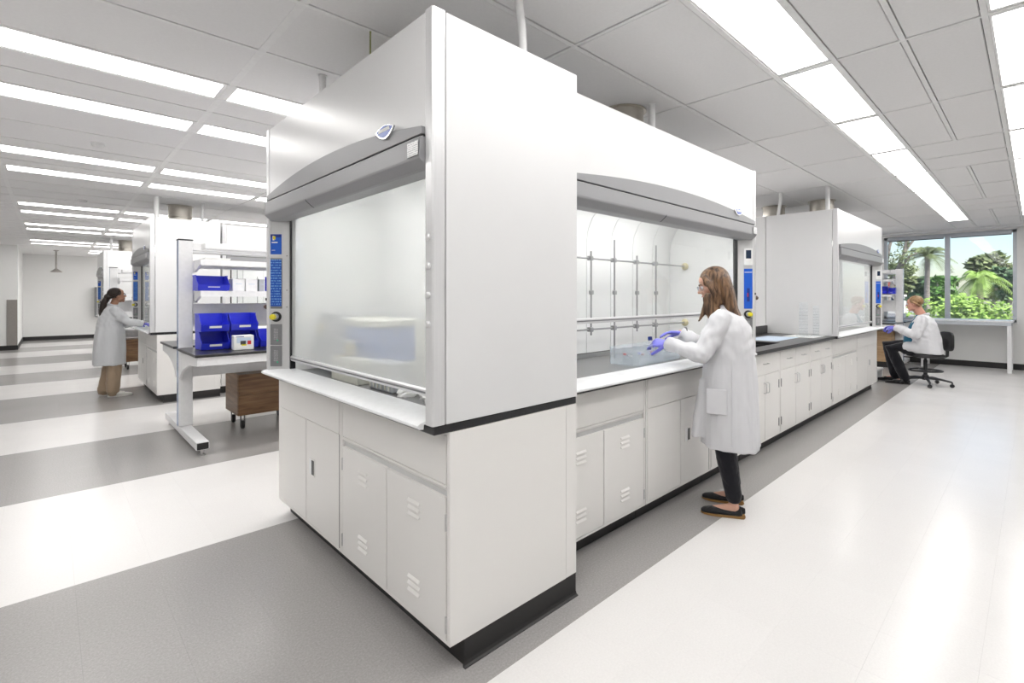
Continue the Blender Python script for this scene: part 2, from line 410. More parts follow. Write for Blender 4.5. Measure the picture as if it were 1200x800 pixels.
# walls
def wall(name, m, boxes):
    q = MB()
    for b in boxes: q.box(*b)
    return struct(q.build(name, m))
WY0, WY1, WZ0, WZ1 = 0.25, 2.31, 0.905, 2.70
wr = wall('wall_right', 'wall_paint', [(X1, X1 + .2, Y0 - .2, WY0, 0, H + .1), (X1, X1 + .2, WY1, Y1 + .2, 0, H + .1),
                                  (X1, X1 + .2, WY0, WY1, 0, WZ0), (X1, X1 + .2, WY0, WY1, WZ1, H + .1)])
wf = wall('wall_far', 'wall_paint', [(X0 - .2, X1 - .001, Y1, Y1 + .2, 0, H + .1)])
wb = wall('wall_back', 'wall_paint', [(X0 - .2, X0, Y0 - .2, Y1, 0, H + .1)])
wn = wall('wall_near', 'wall_paint', [(X0, X1 - .001, Y0 - .2, Y0, 0, H + .1)])
BLK_X, BLK_Y = -0.60, 18.4
wl = wall('wall_left', 'wall_paint', [(X0, BLK_X, BLK_Y, Y1 - .001, 0, H + .04)])
B('corner_guard', 'guard_metal', wl, BLK_X - .20, BLK_X - .0, BLK_Y - .012, BLK_Y, 0.12, 1.32, 0.002)
B('corner_cap', 'sill_white', wl, BLK_X - .001, BLK_X + .006, BLK_Y - .006, BLK_Y + .05, 0.12, 2.7)
struct(B('baseboard_far', 'rubber', None, BLK_X, X1, Y1 - .012, Y1, 0, 0.12, 0.003))
struct(MB().box(X0, BLK_X + .012, BLK_Y - .012, BLK_Y, 0, 0.12).box(BLK_X, BLK_X + .012, BLK_Y, Y1, 0, 0.12).build('baseboard_left', 'rubber'))
struct(B('baseboard_right', 'rubber', None, X1 - .012, X1, Y0, Y1 - .02, 0, 0.115, 0.003))
struct(B('baseboard_back', 'rubber', None, X0, X0 + .012, Y0, BLK_Y, 0, 0.115, 0.003))
struct(B('baseboard_near', 'rubber', None, X0, X1 - .02, Y0, Y0 + .012, 0, 0.115, 0.003))
# the window in the right-hand wall: frame, mullion, two panes, roller blind cassette, sill
win = struct(MB().box(X1 + .02, X1 + .10, WY0, WY0 + .055, WZ0, WZ1).box(X1 + .02, X1 + .10, WY1 - .055, WY1, WZ0, WZ1)
             .box(X1 + .02, X1 + .10, WY0, WY1, WZ1 - .055, WZ1).box(X1 + .02, X1 + .10, WY0, WY1, WZ0, WZ0 + .045).build('window_1', 'window_frame'))
B('mullion', 'window_frame', win, X1 + .015, X1 + .105, 1.214, 1.294, WZ0 + .045, WZ1 - .055, 0.004)
for a, b in ((WY0 + .055, 1.214), (1.294, WY1 - .055)):
    B('pane', 'window_glass', win, X1 + .055, X1 + .061, a, b, WZ0 + .045, WZ1 - .055)
    B('blind_cassette', 'window_frame', win, X1 - .02, X1 + .05, a + .01, b - .01, WZ1 - .085, WZ1 - .015, 0.006)
    B('blind_hem', 'dark_grey', win, X1 + .0, X1 + .02, a + .015, b - .015, WZ1 - .10, WZ1 - .085, 0.003)
B('window_sill', 'sill_white', win, X1 - .03, X1 + .05, WY0 - .02, WY1 + .02, WZ0 - .025, WZ0, 0.004)

# ceiling: soffit slab, lay-in tiles on a white tee grid
ceiling = struct(B('ceiling', 'plenum', None, X0 - .2, X1 + .2, Y0 - .2, Y1 + .2, H + .04, H + .12))
bays = [X0] + [-0.36 + 1.22 * k for k in range(-2, 12)] + [X1]
LROWS = [0.015, 0.95] + [r + 6.4 * k for k in (0, 1, 2) for r in (3.71, 4.64, 6.48, 7.41)]
LROWS = [r for r in LROWS if r < 20.5]  # last two rows are added panels that brighten the far wall
cuts = [Y0, -2.40, -1.79, -1.18, -0.57]
segs = []                                           # (y0, y1, kind)
def fill(a, b, n, kind='tile'):
    for q in range(n): segs.append((a + (b - a) * q / n, a + (b - a) * (q + 1) / n, kind))
fill(Y0, -0.14, 5)
lo = -0.14
for r in LROWS:
    g = r - .155 - lo
    if g > 0.05:
        if 0.5 < g < 0.75: fill(lo, r - .155, 2, 'strip')
        elif 1.3 < g < 1.7:
            segs.append((lo, lo + .61, 'tile')); segs.append((lo + .61, lo + 1.225, 'tile')); segs.append((lo + 1.225, r - .155, 'tile'))
        else: fill(lo, r - .155, max(1, round(g / .61)))
    segs.append((r - .155, r + .155, 'light')); lo = r + .155
fill(lo, Y1, max(1, round((Y1 - lo) / .61)))
LIGHTS = []; cand = []
tees_y = sorted(set([round(s[0], 4) for s in segs] + [round(segs[-1][1], 4)]))
TG = 0.0165                                       # half tee plus reveal
for bi in range(len(bays) - 1):
    xa, xb = bays[bi], bays[bi + 1]
    kb = round((xa + 0.36) / 1.22)
    for (ya, yb, kind) in segs:
        row = min(range(len(LROWS)), key=lambda q: abs(LROWS[q] - (ya + yb) / 2))
        if kind == 'light':
            ok = (xa > -3.0 and xb < 11.9) if row < 4 else ((-0.4 if row < 12 else .8) < xa and xb < 11.9)
            if ok: LIGHTS.append((row, xa, xb, ya, yb)); continue
        if kind == 'strip' and ya < 1 and kb in (5, 8):
            if ya < .2:                            # bays where the grid turns: two square tiles across the strip
                for q in (0, 1):
                    cand.append((xa + (xb - xa) * q / 2, xa + (xb - xa) * (q + 1) / 2, ya, ya + 2 * (yb - ya)))
            continue
        cand.append((xa, xb, ya, yb))
def tile_key(c):
    p = project(((c[0] + c[1]) / 2, (c[2] + c[3]) / 2, H))
    if not p or not (-150 < p[0] < 1350 and -150 < p[1]): return 0
    return (c[1] - c[0]) * (c[3] - c[2]) / p[2] ** 2.0
cand.sort(key=lambda c: -tile_key(c))
shapes = {}; rest = MB()
for n_, c in enumerate(cand):
    w_, d_ = c[1] - c[0] - 2 * TG, c[3] - c[2] - 2 * TG
    if n_ < 295 and tile_key(c) > 0:
        key = (round(w_, 3), round(d_, 3))
        if key not in shapes:
            me = MB().box(-w_ / 2, w_ / 2, -d_ / 2, d_ / 2, 0, 0.016).mesh('ceiling_tile', bevel=0.003); me.materials.append(MATS['ceiling_tile']); shapes[key] = me
        o = bpy.data.objects.new('ceiling_tile', shapes[key]); COL.objects.link(o); o.parent = ceiling
        o.location = ((c[0] + c[1]) / 2, (c[2] + c[3]) / 2, H - .001)
    else:
        rest.box((c[0] + c[1]) / 2 - w_ / 2, (c[0] + c[1]) / 2 + w_ / 2, (c[2] + c[3]) / 2 - d_ / 2, (c[2] + c[3]) / 2 + d_ / 2, H - .001, H + .015)
o = rest.build('ceiling_tiling', 'ceiling_tile', ceiling); o['kind'] = 'stuff'
TW = 0.012
for y in tees_y:
    if abs(y - 0.4825) < .02: 
        for bi in range(len(bays) - 1):
            if round((bays[bi] + .36) / 1.22) in (5, 8): continue
            B('grid_tee', 'tee_white', ceiling, bays[bi] + TW, bays[bi + 1] - TW, y - TW, y + TW, H - .004, H + .03)
        continue
    B('grid_tee', 'tee_white', ceiling, X0, X1, y - TW, y + TW, H - .004, H + .03)
for x in bays[1:-1]:
    wdt = 0.02 if abs(x - .86) < .01 or abs(x + .36) < .01 else TW * .8
    B('cross_tee', 'tee_white', ceiling, x - wdt, x + wdt, Y0, Y1, H - .003, H + .0295)
for kb in (5, 8):
    xm = -0.36 + 1.22 * (kb + .5)
    B('cross_tee', 'tee_white', ceiling, xm - TW * .8, xm + TW * .8, .17, .795, H - .003, H + .0295)
struct(B('trim_1', 'tee_white', None, X1 - .3, X1, Y0, Y1, H - .03, H - .0045))

ROWNAME = ['row over the open aisle to the window', 'row beside the hoods over the aisle']
def rowlabel(r):
    if r < 2: return 'white recessed ceiling light panel in the ' + ROWNAME[r]
    k = (r - 2) // 4; q = (r - 2) % 4
    near = ['big corner hood', 'middle hood', 'farthest hood'][min(k, 2)]
    return ['ceiling light strip nearest the back end of the ' + near, 'ceiling light strip between the ' + near + ' and its bench',
            'ceiling light strip over the bench behind the ' + near, 'ceiling light strip past the bench of the ' + near][q]  # the last two strips at the farthest hood are added panels
pro = None
for (row, xa, xb, ya, yb) in LIGHTS:
    if pro is None:
        pro = thing('ceiling_light', rowlabel(row), 'light', ((xa + xb) / 2, (ya + yb) / 2, H), 0, 'ceiling light panels')
        l_, d_ = 1.22 / 2 - TW - .002, .155 - TW - .002
        B('diffuser', 'light_panel', pro, -l_ + .026, l_ - .026, -d_ + .010, d_ - .010, 0.0, 0.012)
        MB().box(-l_, l_, -d_, -d_ + .010, 0, .02).box(-l_, l_, d_ - .010, d_, 0, .02).box(-l_, -l_ + .026, -d_ + .010, d_ - .010, 0, .02).box(l_ - .026, l_, -d_ + .010, d_ - .010, 0, .02).build('light_frame', 'tee_white', pro)
    else:
        dup(pro, ((xa + xb) / 2, (ya + yb) / 2, H), None, rowlabel(row), 'ceiling light panels')

# small ceiling fittings
def detector(x, y, label):
    t = thing('smoke_detector', label, 'detector', (x, y, H))
    MB().lathe([(0.05, -0.001), (0.05, -.02), (0.035, -.038), (0.012, -.04)]).build('housing', 'white_plastic', t, smooth=True)
    MB().lathe([(0.056, 0.0), (0.056, -.008)]).build('base_ring', 'tee_white', t, smooth=True)
detector(0.32, 5.7, 'small round white detector on a ceiling tile above the aisle')
detector(0.35, 9.2, 'small round white detector on the ceiling farther along the aisle')
t = thing('emergency_shower', 'emergency shower head on a short pipe below the ceiling near the far wall', 'shower', (0.16, 19.6, 0))
MB().tube([(0, 0, H - .002), (0, 0, 2.2)], 0.022).build('pipe', 'guard_metal', t, smooth=True)
MB().lathe([(0.03, 2.22), (0.06, 2.19), (0.13, 2.13), (0.13, 2.115), (0.02, 2.11)]).build('shower_head', 'guard_metal', t, smooth=True)
MB().lathe([(0.06, H - .003), (0.06, H - .02), (0.03, H - .03)]).build('ceiling_flange', 'guard_metal', t, smooth=True)
t = thing('wall_cabinet', 'white wall cabinet with a grey door edge beyond the woman at the far hood', 'cabinet', (1.52, 21.68, 0.72))
B('body', 'wall_paint', t, -.33, .45, -.05, .315, 0, 1.0, 0.005)
B('door', 'hood_white', t, -.32, .44, -.07, -.052, 0.01, .99, 0.004)
B('door_edge', 'mid_grey', t, -.38, -.331, -.06, .31, 0, 1.0, 0.003)

# ------------------------------------------------------------------ outside the window
GZ = -1.6
g_ = MB().box(X1 + 3, 170, -60, 90, GZ - .4, GZ).build('ground', 'asphalt'); struct(g_)
def leaves(mb, c, r, n, s, rnd, squash=0.8):
    for _ in range(n):
        d = Vector((rnd.gauss(0, 1), rnd.gauss(0, 1), rnd.gauss(0, 1))).normalized() * (rnd.random() ** 0.4)
        p = Vector(c) + Vector((d.x * r, d.y * r, d.z * r * squash))
        a = Vector((rnd.uniform(-1, 1), rnd.uniform(-1, 1), rnd.uniform(-.6, .6))).normalized(); b = a.orthogonal().normalized()
        q = s * rnd.uniform(.6, 1.3)
        mb.add([p - a * q, p + b * q * .5, p + a * q, p - b * q * .5], [(0, 1, 2, 3)])
def tree(name, label, u, vbase, vtop, X, wpx, leaf, seed, trunk_r=.12, n=700, group=None, lobes=9, ls=.16, low=.35):
    rnd = random.Random(seed)
    top = pix(u, vtop, X); z1 = top.z; k = (top - Vector((0, 0, CAM_H))).dot(FW) / F_PX; wr_ = wpx * k / 2
    t = thing(name, label, 'tree', (top.x, top.y, GZ), 0, group); hh = z1 - GZ
    mb = MB().tube([(0, 0, 0), (0.05 * rnd.uniform(-1, 1), .1, hh * .4), (0, 0, hh * .8)], [trunk_r, trunk_r * .7, trunk_r * .3], 8)
    for q in range(5):
        a = rnd.uniform(0, 2 * PI); mb.tube([(0, 0, hh * rnd.uniform(.3, .5)), (wr_ * .4 * math.cos(a), wr_ * .4 * math.sin(a), hh * rnd.uniform(.55, .8))], [trunk_r * .4, trunk_r * .15], 6)
    mb.build('trunk', 'bark', t, smooth=True)
    fm = MB()
    zc0 = hh * low
    for q in range(lobes):
        a = rnd.uniform(0, 2 * PI); rr = wr_ * rnd.uniform(.0, .68); z = rnd.uniform(zc0, hh * .86)
        leaves(fm, (rr * math.cos(a), rr * math.sin(a), z), wr_ * rnd.uniform(.28, .45), n // lobes, ls * rnd.uniform(.8, 1.2), rnd)
    o = fm.build('foliage', leaf, t); o['kind'] = 'stuff'
    return t
def palm(label, u, vtop, X, frond_px, leaf, seed, nfr=22, vdrop=.55, group=None):
    rnd = random.Random(seed); top = pix(u, vtop, X); k = (top - Vector((0, 0, CAM_H))).dot(FW) / F_PX; L = frond_px * k
    t = thing('palm_tree', label, 'palm tree', (top.x, top.y, GZ), 0, group); hh = top.z - GZ
    MB().tube([(0, 0, 0), (0.05, .05, hh * .5), (0, 0, hh - .35), (0, 0, hh)], [.26, .2, .17, .24], 10).build('trunk', 'bark', t, smooth=True)
    for q in range(nfr):
        a = q * 2.399 + rnd.uniform(-.2, .2); el = rnd.uniform(-.25, 1.15); ln = L * rnd.uniform(.8, 1.05)
        pts = []
        for s_ in range(8):
            s1 = s_ / 7; r_ = ln * math.cos(el) * (s1 - .12 * s1 * s1); z = ln * math.sin(el) * s1 - ln * vdrop * s1 * s1
            pts.append(Vector((math.cos(a) * r_, math.sin(a) * r_, hh + z)))
        fm = MB().tube(pts, [.035, .03, .028, .024, .02, .016, .012, .008], 4)
        side = Vector((-math.sin(a), math.cos(a), 0))
        for s_ in range(1, 8):
            for sub in (0, .33, .66):
                p = pts[s_ - 1].lerp(pts[s_], sub); wl_ = ln * .24 * math.sin(PI * min(1, (s_ - 1 + sub + .6) / 8.2)) + .05
                d = (pts[s_] - pts[s_ - 1]).normalized()
                for sg in (-1, 1):
                    e = p + side * (sg * wl_) + d * (wl_ * .45) - Vector((0, 0, wl_ * .45))
                    fm.add([p, p + d * .07, e], [(0, 1, 2)])
        fm.build('frond', leaf, t)
palm('tall palm with a slim grey trunk and spreading fronds outside the window', 1087, 300, 55, 34, 'leaf_olive', 3)
palm('short yellow-green palm with drooping fronds behind the round green tree', 1149, 325, 42, 36, 'leaf_bright', 5, 26, .8)
palm('low bright palm at the edge of the window post', 1121, 350, 46, 26, 'leaf_bright', 8, 18, .8)
tree('round_tree', 'broad bright green round tree filling the lower window', 1138, 440, 346, 25, 118, 'leaf_bright', 11, .14, 9000, lobes=34, ls=.085, low=.25)
tree('leafy_tree', 'dark leafy tree standing beyond the tall palm', 1104, 390, 318, 75, 46, 'leaf_green', 12, .2, 1800, lobes=12, ls=.5)
tree('leafy_tree', 'grey-green spreading tree beyond the yellow palm', 1166, 390, 290, 80, 62, 'leaf_olive', 13, .25, 1500, lobes=10, ls=.45)
tree('leafy_tree', 'dark tree beside the orange blossoms at the window edge', 1184, 400, 302, 60, 40, 'leaf_dark', 14, .2, 1500, lobes=10, ls=.4)
tree('leafy_tree', 'distant dark green tree behind the slim palm trunk', 1080, 385, 320, 90, 30, 'leaf_dark', 15, .2, 1200, lobes=8, ls=.6)
tree('leafy_tree', 'distant tree seen past the shelf rack by the window', 1052, 385, 300, 80, 40, 'leaf_olive', 16, .2, 1400, lobes=9, ls=.5)
# large bare-limbed tree whose forked branches cross the window
rnd = random.Random(21); c0 = pix(1022, 420, 24)
t = thing('branching_tree', 'bare-limbed tree with forked grey branches crossing the window', 'tree', (c0.x, c0.y, GZ))
mb = MB().tube([(0, 0, 0), (0, -.1, 1.6), (0.1, -.3, 2.6)], [.16, .12, .09], 8)
LB = [[(1036, 372), (1046, 330), (1060, 295), (1085, 262), (1110, 235)], [(1040, 350), (1052, 318), (1066, 300), (1075, 296)], [(1037, 320), (1042, 290), (1050, 262), (1060, 230)],
      [(1060, 295), (1064, 276), (1078, 255)], [(1030, 385), (1036, 372)]]
for br in LB:
    pts = [pix(u, v, 24) - Vector((c0.x, c0.y, GZ)) for u, v in br]
    mb.tube(pts, [.075 - .05 * i / max(1, len(pts) - 1) for i in range(len(pts))], 7)
mb.build('trunk', 'bark', t, smooth=True)
fm = MB()
for (u, v, r_) in ((1044, 303, .35), (1056, 300, .4), (1066, 315, .3), (1050, 318, .3), (1058, 285, .25), (1062, 305, .3)):
    leaves(fm, pix(u, v, 24) - Vector((c0.x, c0.y, GZ)), r_, 130, .05, rnd)
o = fm.build('foliage', 'leaf_olive', t); o['kind'] = 'stuff'
# low white building and red-roofed building across the street
def house(name, label, u0, u1, v0, v1, X, roof, D=8):
    a = pix(u0, v1, X); b = pix(u1, v0, X); ya, yb = min(a.y, b.y), max(a.y, b.y); z1 = max(a.z, b.z)
    t = thing(name, label, 'building', (X, (ya + yb) / 2, GZ)); hw = (yb - ya) / 2; hh = z1 - GZ
    B('wall', 'stucco', t, 0, D, -hw, hw, 0, hh * .8)
    MB().prism([(-hw - .4, hh * .8), (hw + .4, hh * .8), (hw * .7, hh), (-hw * .7, hh)], 'x', -.4, D + .4).build('roof', roof, t)
    for q in range(4):
        y = -hw + (q + .5) * hw / 2
        f = B('window', 'window_frame', t, -.05, .0, y - hw * .14, y + hw * .14, hh * .3, hh * .6); B('pane', 'screen_dark', f, -.06, -.051, y - hw * .12, y + hw * .12, hh * .32, hh * .58)
house('low_building', 'low white flat-roofed building beyond the palm trunk', 1066, 1110, 350, 372, 100, 'sill_white')
house('low_building', 'low building with a red roof seen behind the shelf rack', 1030, 1056, 330, 352, 110, 'roof_red')
def car(label, u, v, X, m):
    p = pix(u, v, X); t = thing('car', label, 'car', (p.x, p.y, GZ), 0.3)
    MB().prism([(-2.1, .3), (2.1, .3), (2.15, .75), (1.3, .85), (.8, 1.4), (-.9, 1.42), (-1.6, .9), (-2.15, .8)], 'x', -.85, .85).build('body', m, t, 0.06, 2, True)
    for (x, y) in ((-.8, -1.3), (.8, -1.3), (-.8, 1.3), (.8, 1.3)):
        MB().lathe([(.3, -.1), (.33, -.06), (.33, .06), (.3, .1)], (x, y, .33), 'x').build('wheel', 'rubber', t, smooth=True)
    for sx in (-.86, .855): MB().prism([(-1.25, .92), (1.1, .9), (.7, 1.32), (-.85, 1.33)], 'x', sx, sx + .008).build('side_window', 'screen_dark', t)
car('parked red car beyond the round green tree', 1178, 372, 40, 'car_red')
car('parked white car beyond the bushes and palm trunk', 1098, 375, 48, 'car_white')
# ------------------------------------------------------------------ fume hoods
def pz(u, v, z):
    d = FW + RT * ((u - 600) / F_PX) - Vector((0, 0, (v - 347.5) / F_PX)); return Vector((0, 0, CAM_H)) + d * ((z - CAM_H) / d.z)
def pY(u, v, Y):
    d = FW + RT * ((u - 600) / F_PX) - Vector((0, 0, (v - 347.5) / F_PX)); return Vector((0, 0, CAM_H)) + d * (Y / d.y)

FA = ((0.042, 0.004), (0.128, 0.100))               # slanted fascia face, plan view
def fpt(W, side, u, t):
    dx, dy = FA[1][0] - FA[0][0], FA[1][1] - FA[0][1]; L = math.hypot(dx, dy)
    x = FA[0][0] + dx * u + dy / L * t; y = FA[0][1] + dy * u - dx / L * t
    return (x, y) if side == 'L' else (W - x, y)
def fbox(name, m, parent, W, side, u0, u1, z0, z1, t=0.006, t0=-0.001, bevel=0.0):
    a, b, c, d = fpt(W, side, u0, t), fpt(W, side, u1, t), fpt(W, side, u1, t0), fpt(W, side, u0, t0)
    return MB().hexa([p + (z0,) for p in (a, b, c, d)] + [p + (z1,) for p in (a, b, c, d)]).build(name, m, parent, bevel)
def fknob(name, m, parent, W, side, u, z, prof, n=20):
    """a turned piece standing out from the slanted fascia"""
    p0 = fpt(W, side, u, 0); p1 = fpt(W, side, u, 1); ax = Vector((p1[0] - p0[0], p1[1] - p0[1], 0)).normalized()
    a = Vector((0, 0, 1)); c = ax.cross(a); rs = []
    for (r, h) in prof:
        rs.append([Vector((p0[0], p0[1], z)) + ax * h + a * (r * math.cos(2 * PI * k / n)) + c * (r * math.sin(2 * PI * k / n)) for k in range(n)])
    return MB().rings(rs).build(name, m, parent, smooth=True)

def sockets(parent, W, side, z0):
    for q in range(2):
        za = z0 + q * .135
        s = fbox('socket_plate', 'mid_grey', parent, W, side, .08, .62, za, za + .128, .005, bevel=.001)
        fbox('socket', 'socket_print', s, W, side, .25, .45, za + .03, za + .10, .0075)
        fbox('indicator', 'led_green', s, W, side, .40, .46, za + .022, za + .032, .008)

def build_hood(name, label, W, D, sash_z, glass, loc, rz, left=True, right='full', lattice=False, tags=True):
    t = thing(name, label, 'fume hood', loc, rz, 'fume hoods')
    Z0, ZT = 0.932, 2.445
    for side in ('L', 'R'):
        sx = (lambda a: a) if side == 'L' else (lambda a: W - a)
        B('side_panel', 'hood_white', t, sx(0), sx(0.022), .060, D, Z0, ZT - .004, .002)
        p = [(0, 0.006), (0.006, 0), (0.046, 0), (0.050, 0.004), (0.050, 0.030), (0.03, 0.055), (0, 0.055)]
        MB().prism([(sx(a), b) for a, b in p], 'z', Z0 + (.008 if side == 'L' else 0), ZT).build('corner_post', 'trim_alu', t, .0015)
        q = [FA[0], FA[1], (FA[1][0], .125), (0.024, .125), (0.024, .062), (.052, .034), (.052, .02)]
        f = MB().prism([(sx(a), b) for a, b in [FA[0], FA[1], (FA[1][0], .125), (0.052, .125)]], 'z', Z0 + .008, 1.90).build('fascia', 'fascia', t)
        B('sash_track', 'black', t, sx(.129), sx(.143), .098, .128, Z0 + .008, 1.98)
        B('side_liner', 'liner', t, sx(.134), sx(.146), .130, D - .06, Z0, 2.12)
    B('upper_panel', 'hood_white', t, .052, W - .052, .004, .022, 2.00, ZT - .004, .0015)
    B('roof_panel', 'hood_white', t, .024, W - .024, .022, D, ZT - .03, ZT - .008)
    B('back_panel', 'hood_white', t, .024, W - .024, D - .02, D, Z0, ZT - .03)
    # grey header: arched band above, rolled bumper below, dark groove between
    n = 28; arc = [(.052 + (W - .104) * i / n, 2.022 + .070 * (1 - (2 * i / n - 1) ** 2)) for i in range(n + 1)]
    MB().prism([(.052, 1.993), (W - .052, 1.993)] + arc[::-1], 'y', -.014, .004).build('header_arch', 'header_grey', t, .002)
    B('header_groove', 'black', t, .052, W - .052, -.006, .02, 1.984, 1.993)
    hp = [(.02, 1.984), (-.018, 1.984), (-.021, 1.980), (-.024, 1.912), (-.023, 1.904), (-.019, 1.899), (.012, 1.874), (.022, 1.870), (.09, 1.868), (.09, 1.90), (.02, 1.91)]
    hb = MB().prism(hp, 'x', .050, W - .050).build('header_bumper', 'header_grey', t)
    MB().prism([(-.0246, 1.908), (-.0238, 1.9032), (-.0198, 1.8978), (.0112, 1.8728), (.022, 1.8690), (.022, 1.8712), (.0126, 1.8756), (-.0184, 1.9006), (-.0232, 1.908)], 'x', W * .385, W * .388).build('seam', 'dark_grey', hb)
    bx = W * .835
    if tags:
        # maker's plate, lens-shaped and chrome-rimmed, and the printed card on the bumper
        lens = []
        for i in range(9): s = i / 8; lens.append((bx - .075 + .15 * s, 2.068 + .018 * math.sin(PI * s)))
        for i in range(1, 8): s = i / 8; lens.append((bx + .075 - .15 * s, 2.068 - .040 * math.sin(PI * s) ** .8))
        bd = MB().prism(lens, 'y', -.024, -.0142).build('badge', 'chrome', t, .002)
        cx_, cz_ = bx, 2.064
        MB().prism([(cx_ + (a - cx_) * .84, cz_ + (b - cz_) * .80) for a, b in lens], 'y', -.0255, -.0241).build('badge_field', 'badge_blue', bd)
        MB().prism([(bx - .045, 2.058), (bx + .045, 2.058), (bx + .042, 2.072), (bx - .042, 2.072)], 'y', -.0262, -.0256).build('badge_lettering', 'paper', bd)
        B('notice_card', 'card_text', t, W - .125, W - .055, -.0285, -.0262, 1.915, 1.968)
    # sash
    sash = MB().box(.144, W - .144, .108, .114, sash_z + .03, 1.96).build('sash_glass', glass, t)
    r = MB().prism([(.098, sash_z + .010), (.104, sash_z), (.126, sash_z), (.126, sash_z + .03), (.104, sash_z + .032), (.098, sash_z + .026)], 'x', .143, W - .143).build('sash_rail', 'trim_alu', t)
    B('rail_groove', 'mid_grey', r, .145, W - .145, .0965, .0985, sash_z + .012, sash_z + .019)
    # sill and interior
    MB().prism([(-.004, .915), (-.022, .917), (-.030, .924), (-.029, .932), (-.018, .939), (.01, .945), (.06, .949), (.13, .950), (.13, .9325), (-.002, .9325)], 'x', .0, W - .052).build('airfoil_sill', 'sill_white', t, smooth=True)
    B('work_surface', 'hood_floor', t, .146, W - .146, .135, D - .07, .932, .940, .002)
    nb = max(3, round((W - .29) / .31)); bw = (W - .292) / nb
    prof = [(D - .10, .98), (D - .10, 1.80), (D - .115, 1.90), (D - .16, 1.99), (D - .24, 2.05), (D - .33, 2.08)]
    for q in range(nb):
        xa = .146 + q * bw + .003; xb = .146 + (q + 1) * bw - .003
        MB().prism(prof + [(a + (.010 if i < 2 else .006), b + (0.008 if i > 1 else 0)) for i, (a, b) in reversed(list(enumerate(prof)))], 'x', xa, xb).build('baffle', 'liner', t, smooth=True)
    B('baffle_base', 'steel', t, .146, W - .146, D - .105, D - .10, .942, .975)
    B('liner_back', 'mid_grey', t, .146, W - .146, D - .06, D - .05, .94, 2.12)
    B('liner_top', 'liner', t, .146, W - .146, .13, D - .05, 2.12, 2.13)
    B('hood_light', 'hood_lamp_glow', t, W * .22, W * .78, .17, .30, 2.095, 2.115)
    # exhaust collar to the ceiling
    c = MB().lathe([(.165, ZT - .01), (.165, ZT + .01), (.15, ZT + .02), (.15, ZT + .13), (.158, ZT + .135), (.158, ZT + .155), (.15, ZT + .16), (.15, H - .006)], (W / 2, .485, 0), n=28).build('exhaust_duct', 'duct_steel', t, smooth=True)
    MB().lathe([(.17, H - .012), (.17, H - .005)], (W / 2, .485, 0), n=28).build('ceiling_collar', 'duct_steel', c, smooth=True)
    KN = [(.034, 0), (.034, .004), (.026, .006), (.026, .012)]
    def valve(side, z):
        k = fknob('valve', 'black', t, W, side, .35, z, [(.032, 0), (.032, .006), (.022, .008)])
        fknob('valve_knob', 'equip_grey', k, W, side, .35, z, [(.019, .006), (.019, .035), (.016, .037)])
        fknob('valve_cap', 'yellow', k, W, side, .35, z, [(.017, .036), (.017, .060), (.012, .064)])
    if left:
        lb = fbox('instruction_label', 'label_blue', t, W, 'L', .08, .60, 1.665, 1.79, .003)
        fbox('label_band', 'label_navy', lb, W, 'L', .081, .599, 1.77, 1.789, .0036)
        fbox('label_mark', 'yellow', lb, W, 'L', .2, .32, 1.757, 1.777, .0042); fbox('label_mark', 'paper', lb, W, 'L', .18, .26, 1.752, 1.780, .004)
        fbox('label_line', 'paper', lb, W, 'L', .14, .42, 1.735, 1.742, .0036); fbox('label_line', 'paper_blue', lb, W, 'L', .14, .30, 1.688, 1.692, .0036)
        fbox('label_frame', 'mid_grey', t, W, 'L', .05, .63, 1.325, 1.64, .002)
        fbox('instruction_label', 'label_text', t, W, 'L', .08, .60, 1.34, 1.632, .0035)
        valve('L', 1.275); sockets(t, W, 'L', .965)
        for z in (1.655, 1.44, 1.335): fknob('screw', 'guard_metal', t, W, 'L', .86, z, [(.004, 0), (.004, .003)], 8)
        for q in range(4):                                 # turn knobs on the other post
            MB().lathe([(.012, 0), (.013, .006), (.009, .010)], (W - .024, 0, 1.615 - .105 * q), '-y', 14).build('service_knob', 'trim_alu', t, smooth=True)
        k = MB().lathe([(.010, 0), (.010, .03), (.016, .032), (.016, .085), (.013, .09)], (-.09, .02, 1.335), 'x', 14).build('service_valve', 'knob_brown', t, smooth=True)
        B('service_tag', 'black', t, -.012, .012, -.002, .001, 1.375, 1.392)
    if right:
        mo = fbox('airflow_monitor', 'white_plastic', t, W, 'R', .08, .62, 1.66, 1.80, .016, bevel=.002)
        fbox('screen', 'screen_dark', mo, W, 'R', .20, .52, 1.715, 1.785, .0175); fbox('keypad', 'paper', mo, W, 'R', .20, .52, 1.672, 1.705, .0172)
        lb = fbox('instruction_label', 'label_blue', t, W, 'R', .08, .60, 1.30, 1.632, .0035)
        fbox('label_line', 'paper', lb, W, 'R', .1, .58, 1.60, 1.605, .0042); fbox('label_mark', 'label_navy', lb, W, 'R', .25, .42, 1.36, 1.47, .0042)
        fbox('label_mark', 'red', lb, W, 'R', .34, .40, 1.40, 1.43, .0046)
        B('service_tag', 'black', t, W - .03, W - .005, -.002, .001, 1.415, 1.432)
        MB().lathe([(.010, 0), (.010, .02), (.016, .022), (.018, .07), (.012, .076)], (W - .012, .02, 1.39), 'x', 14).build('service_valve', 'knob_brown', t, smooth=True)
        if right == 'full':
            valve('R', 1.255); sockets(t, W, 'R', .965)
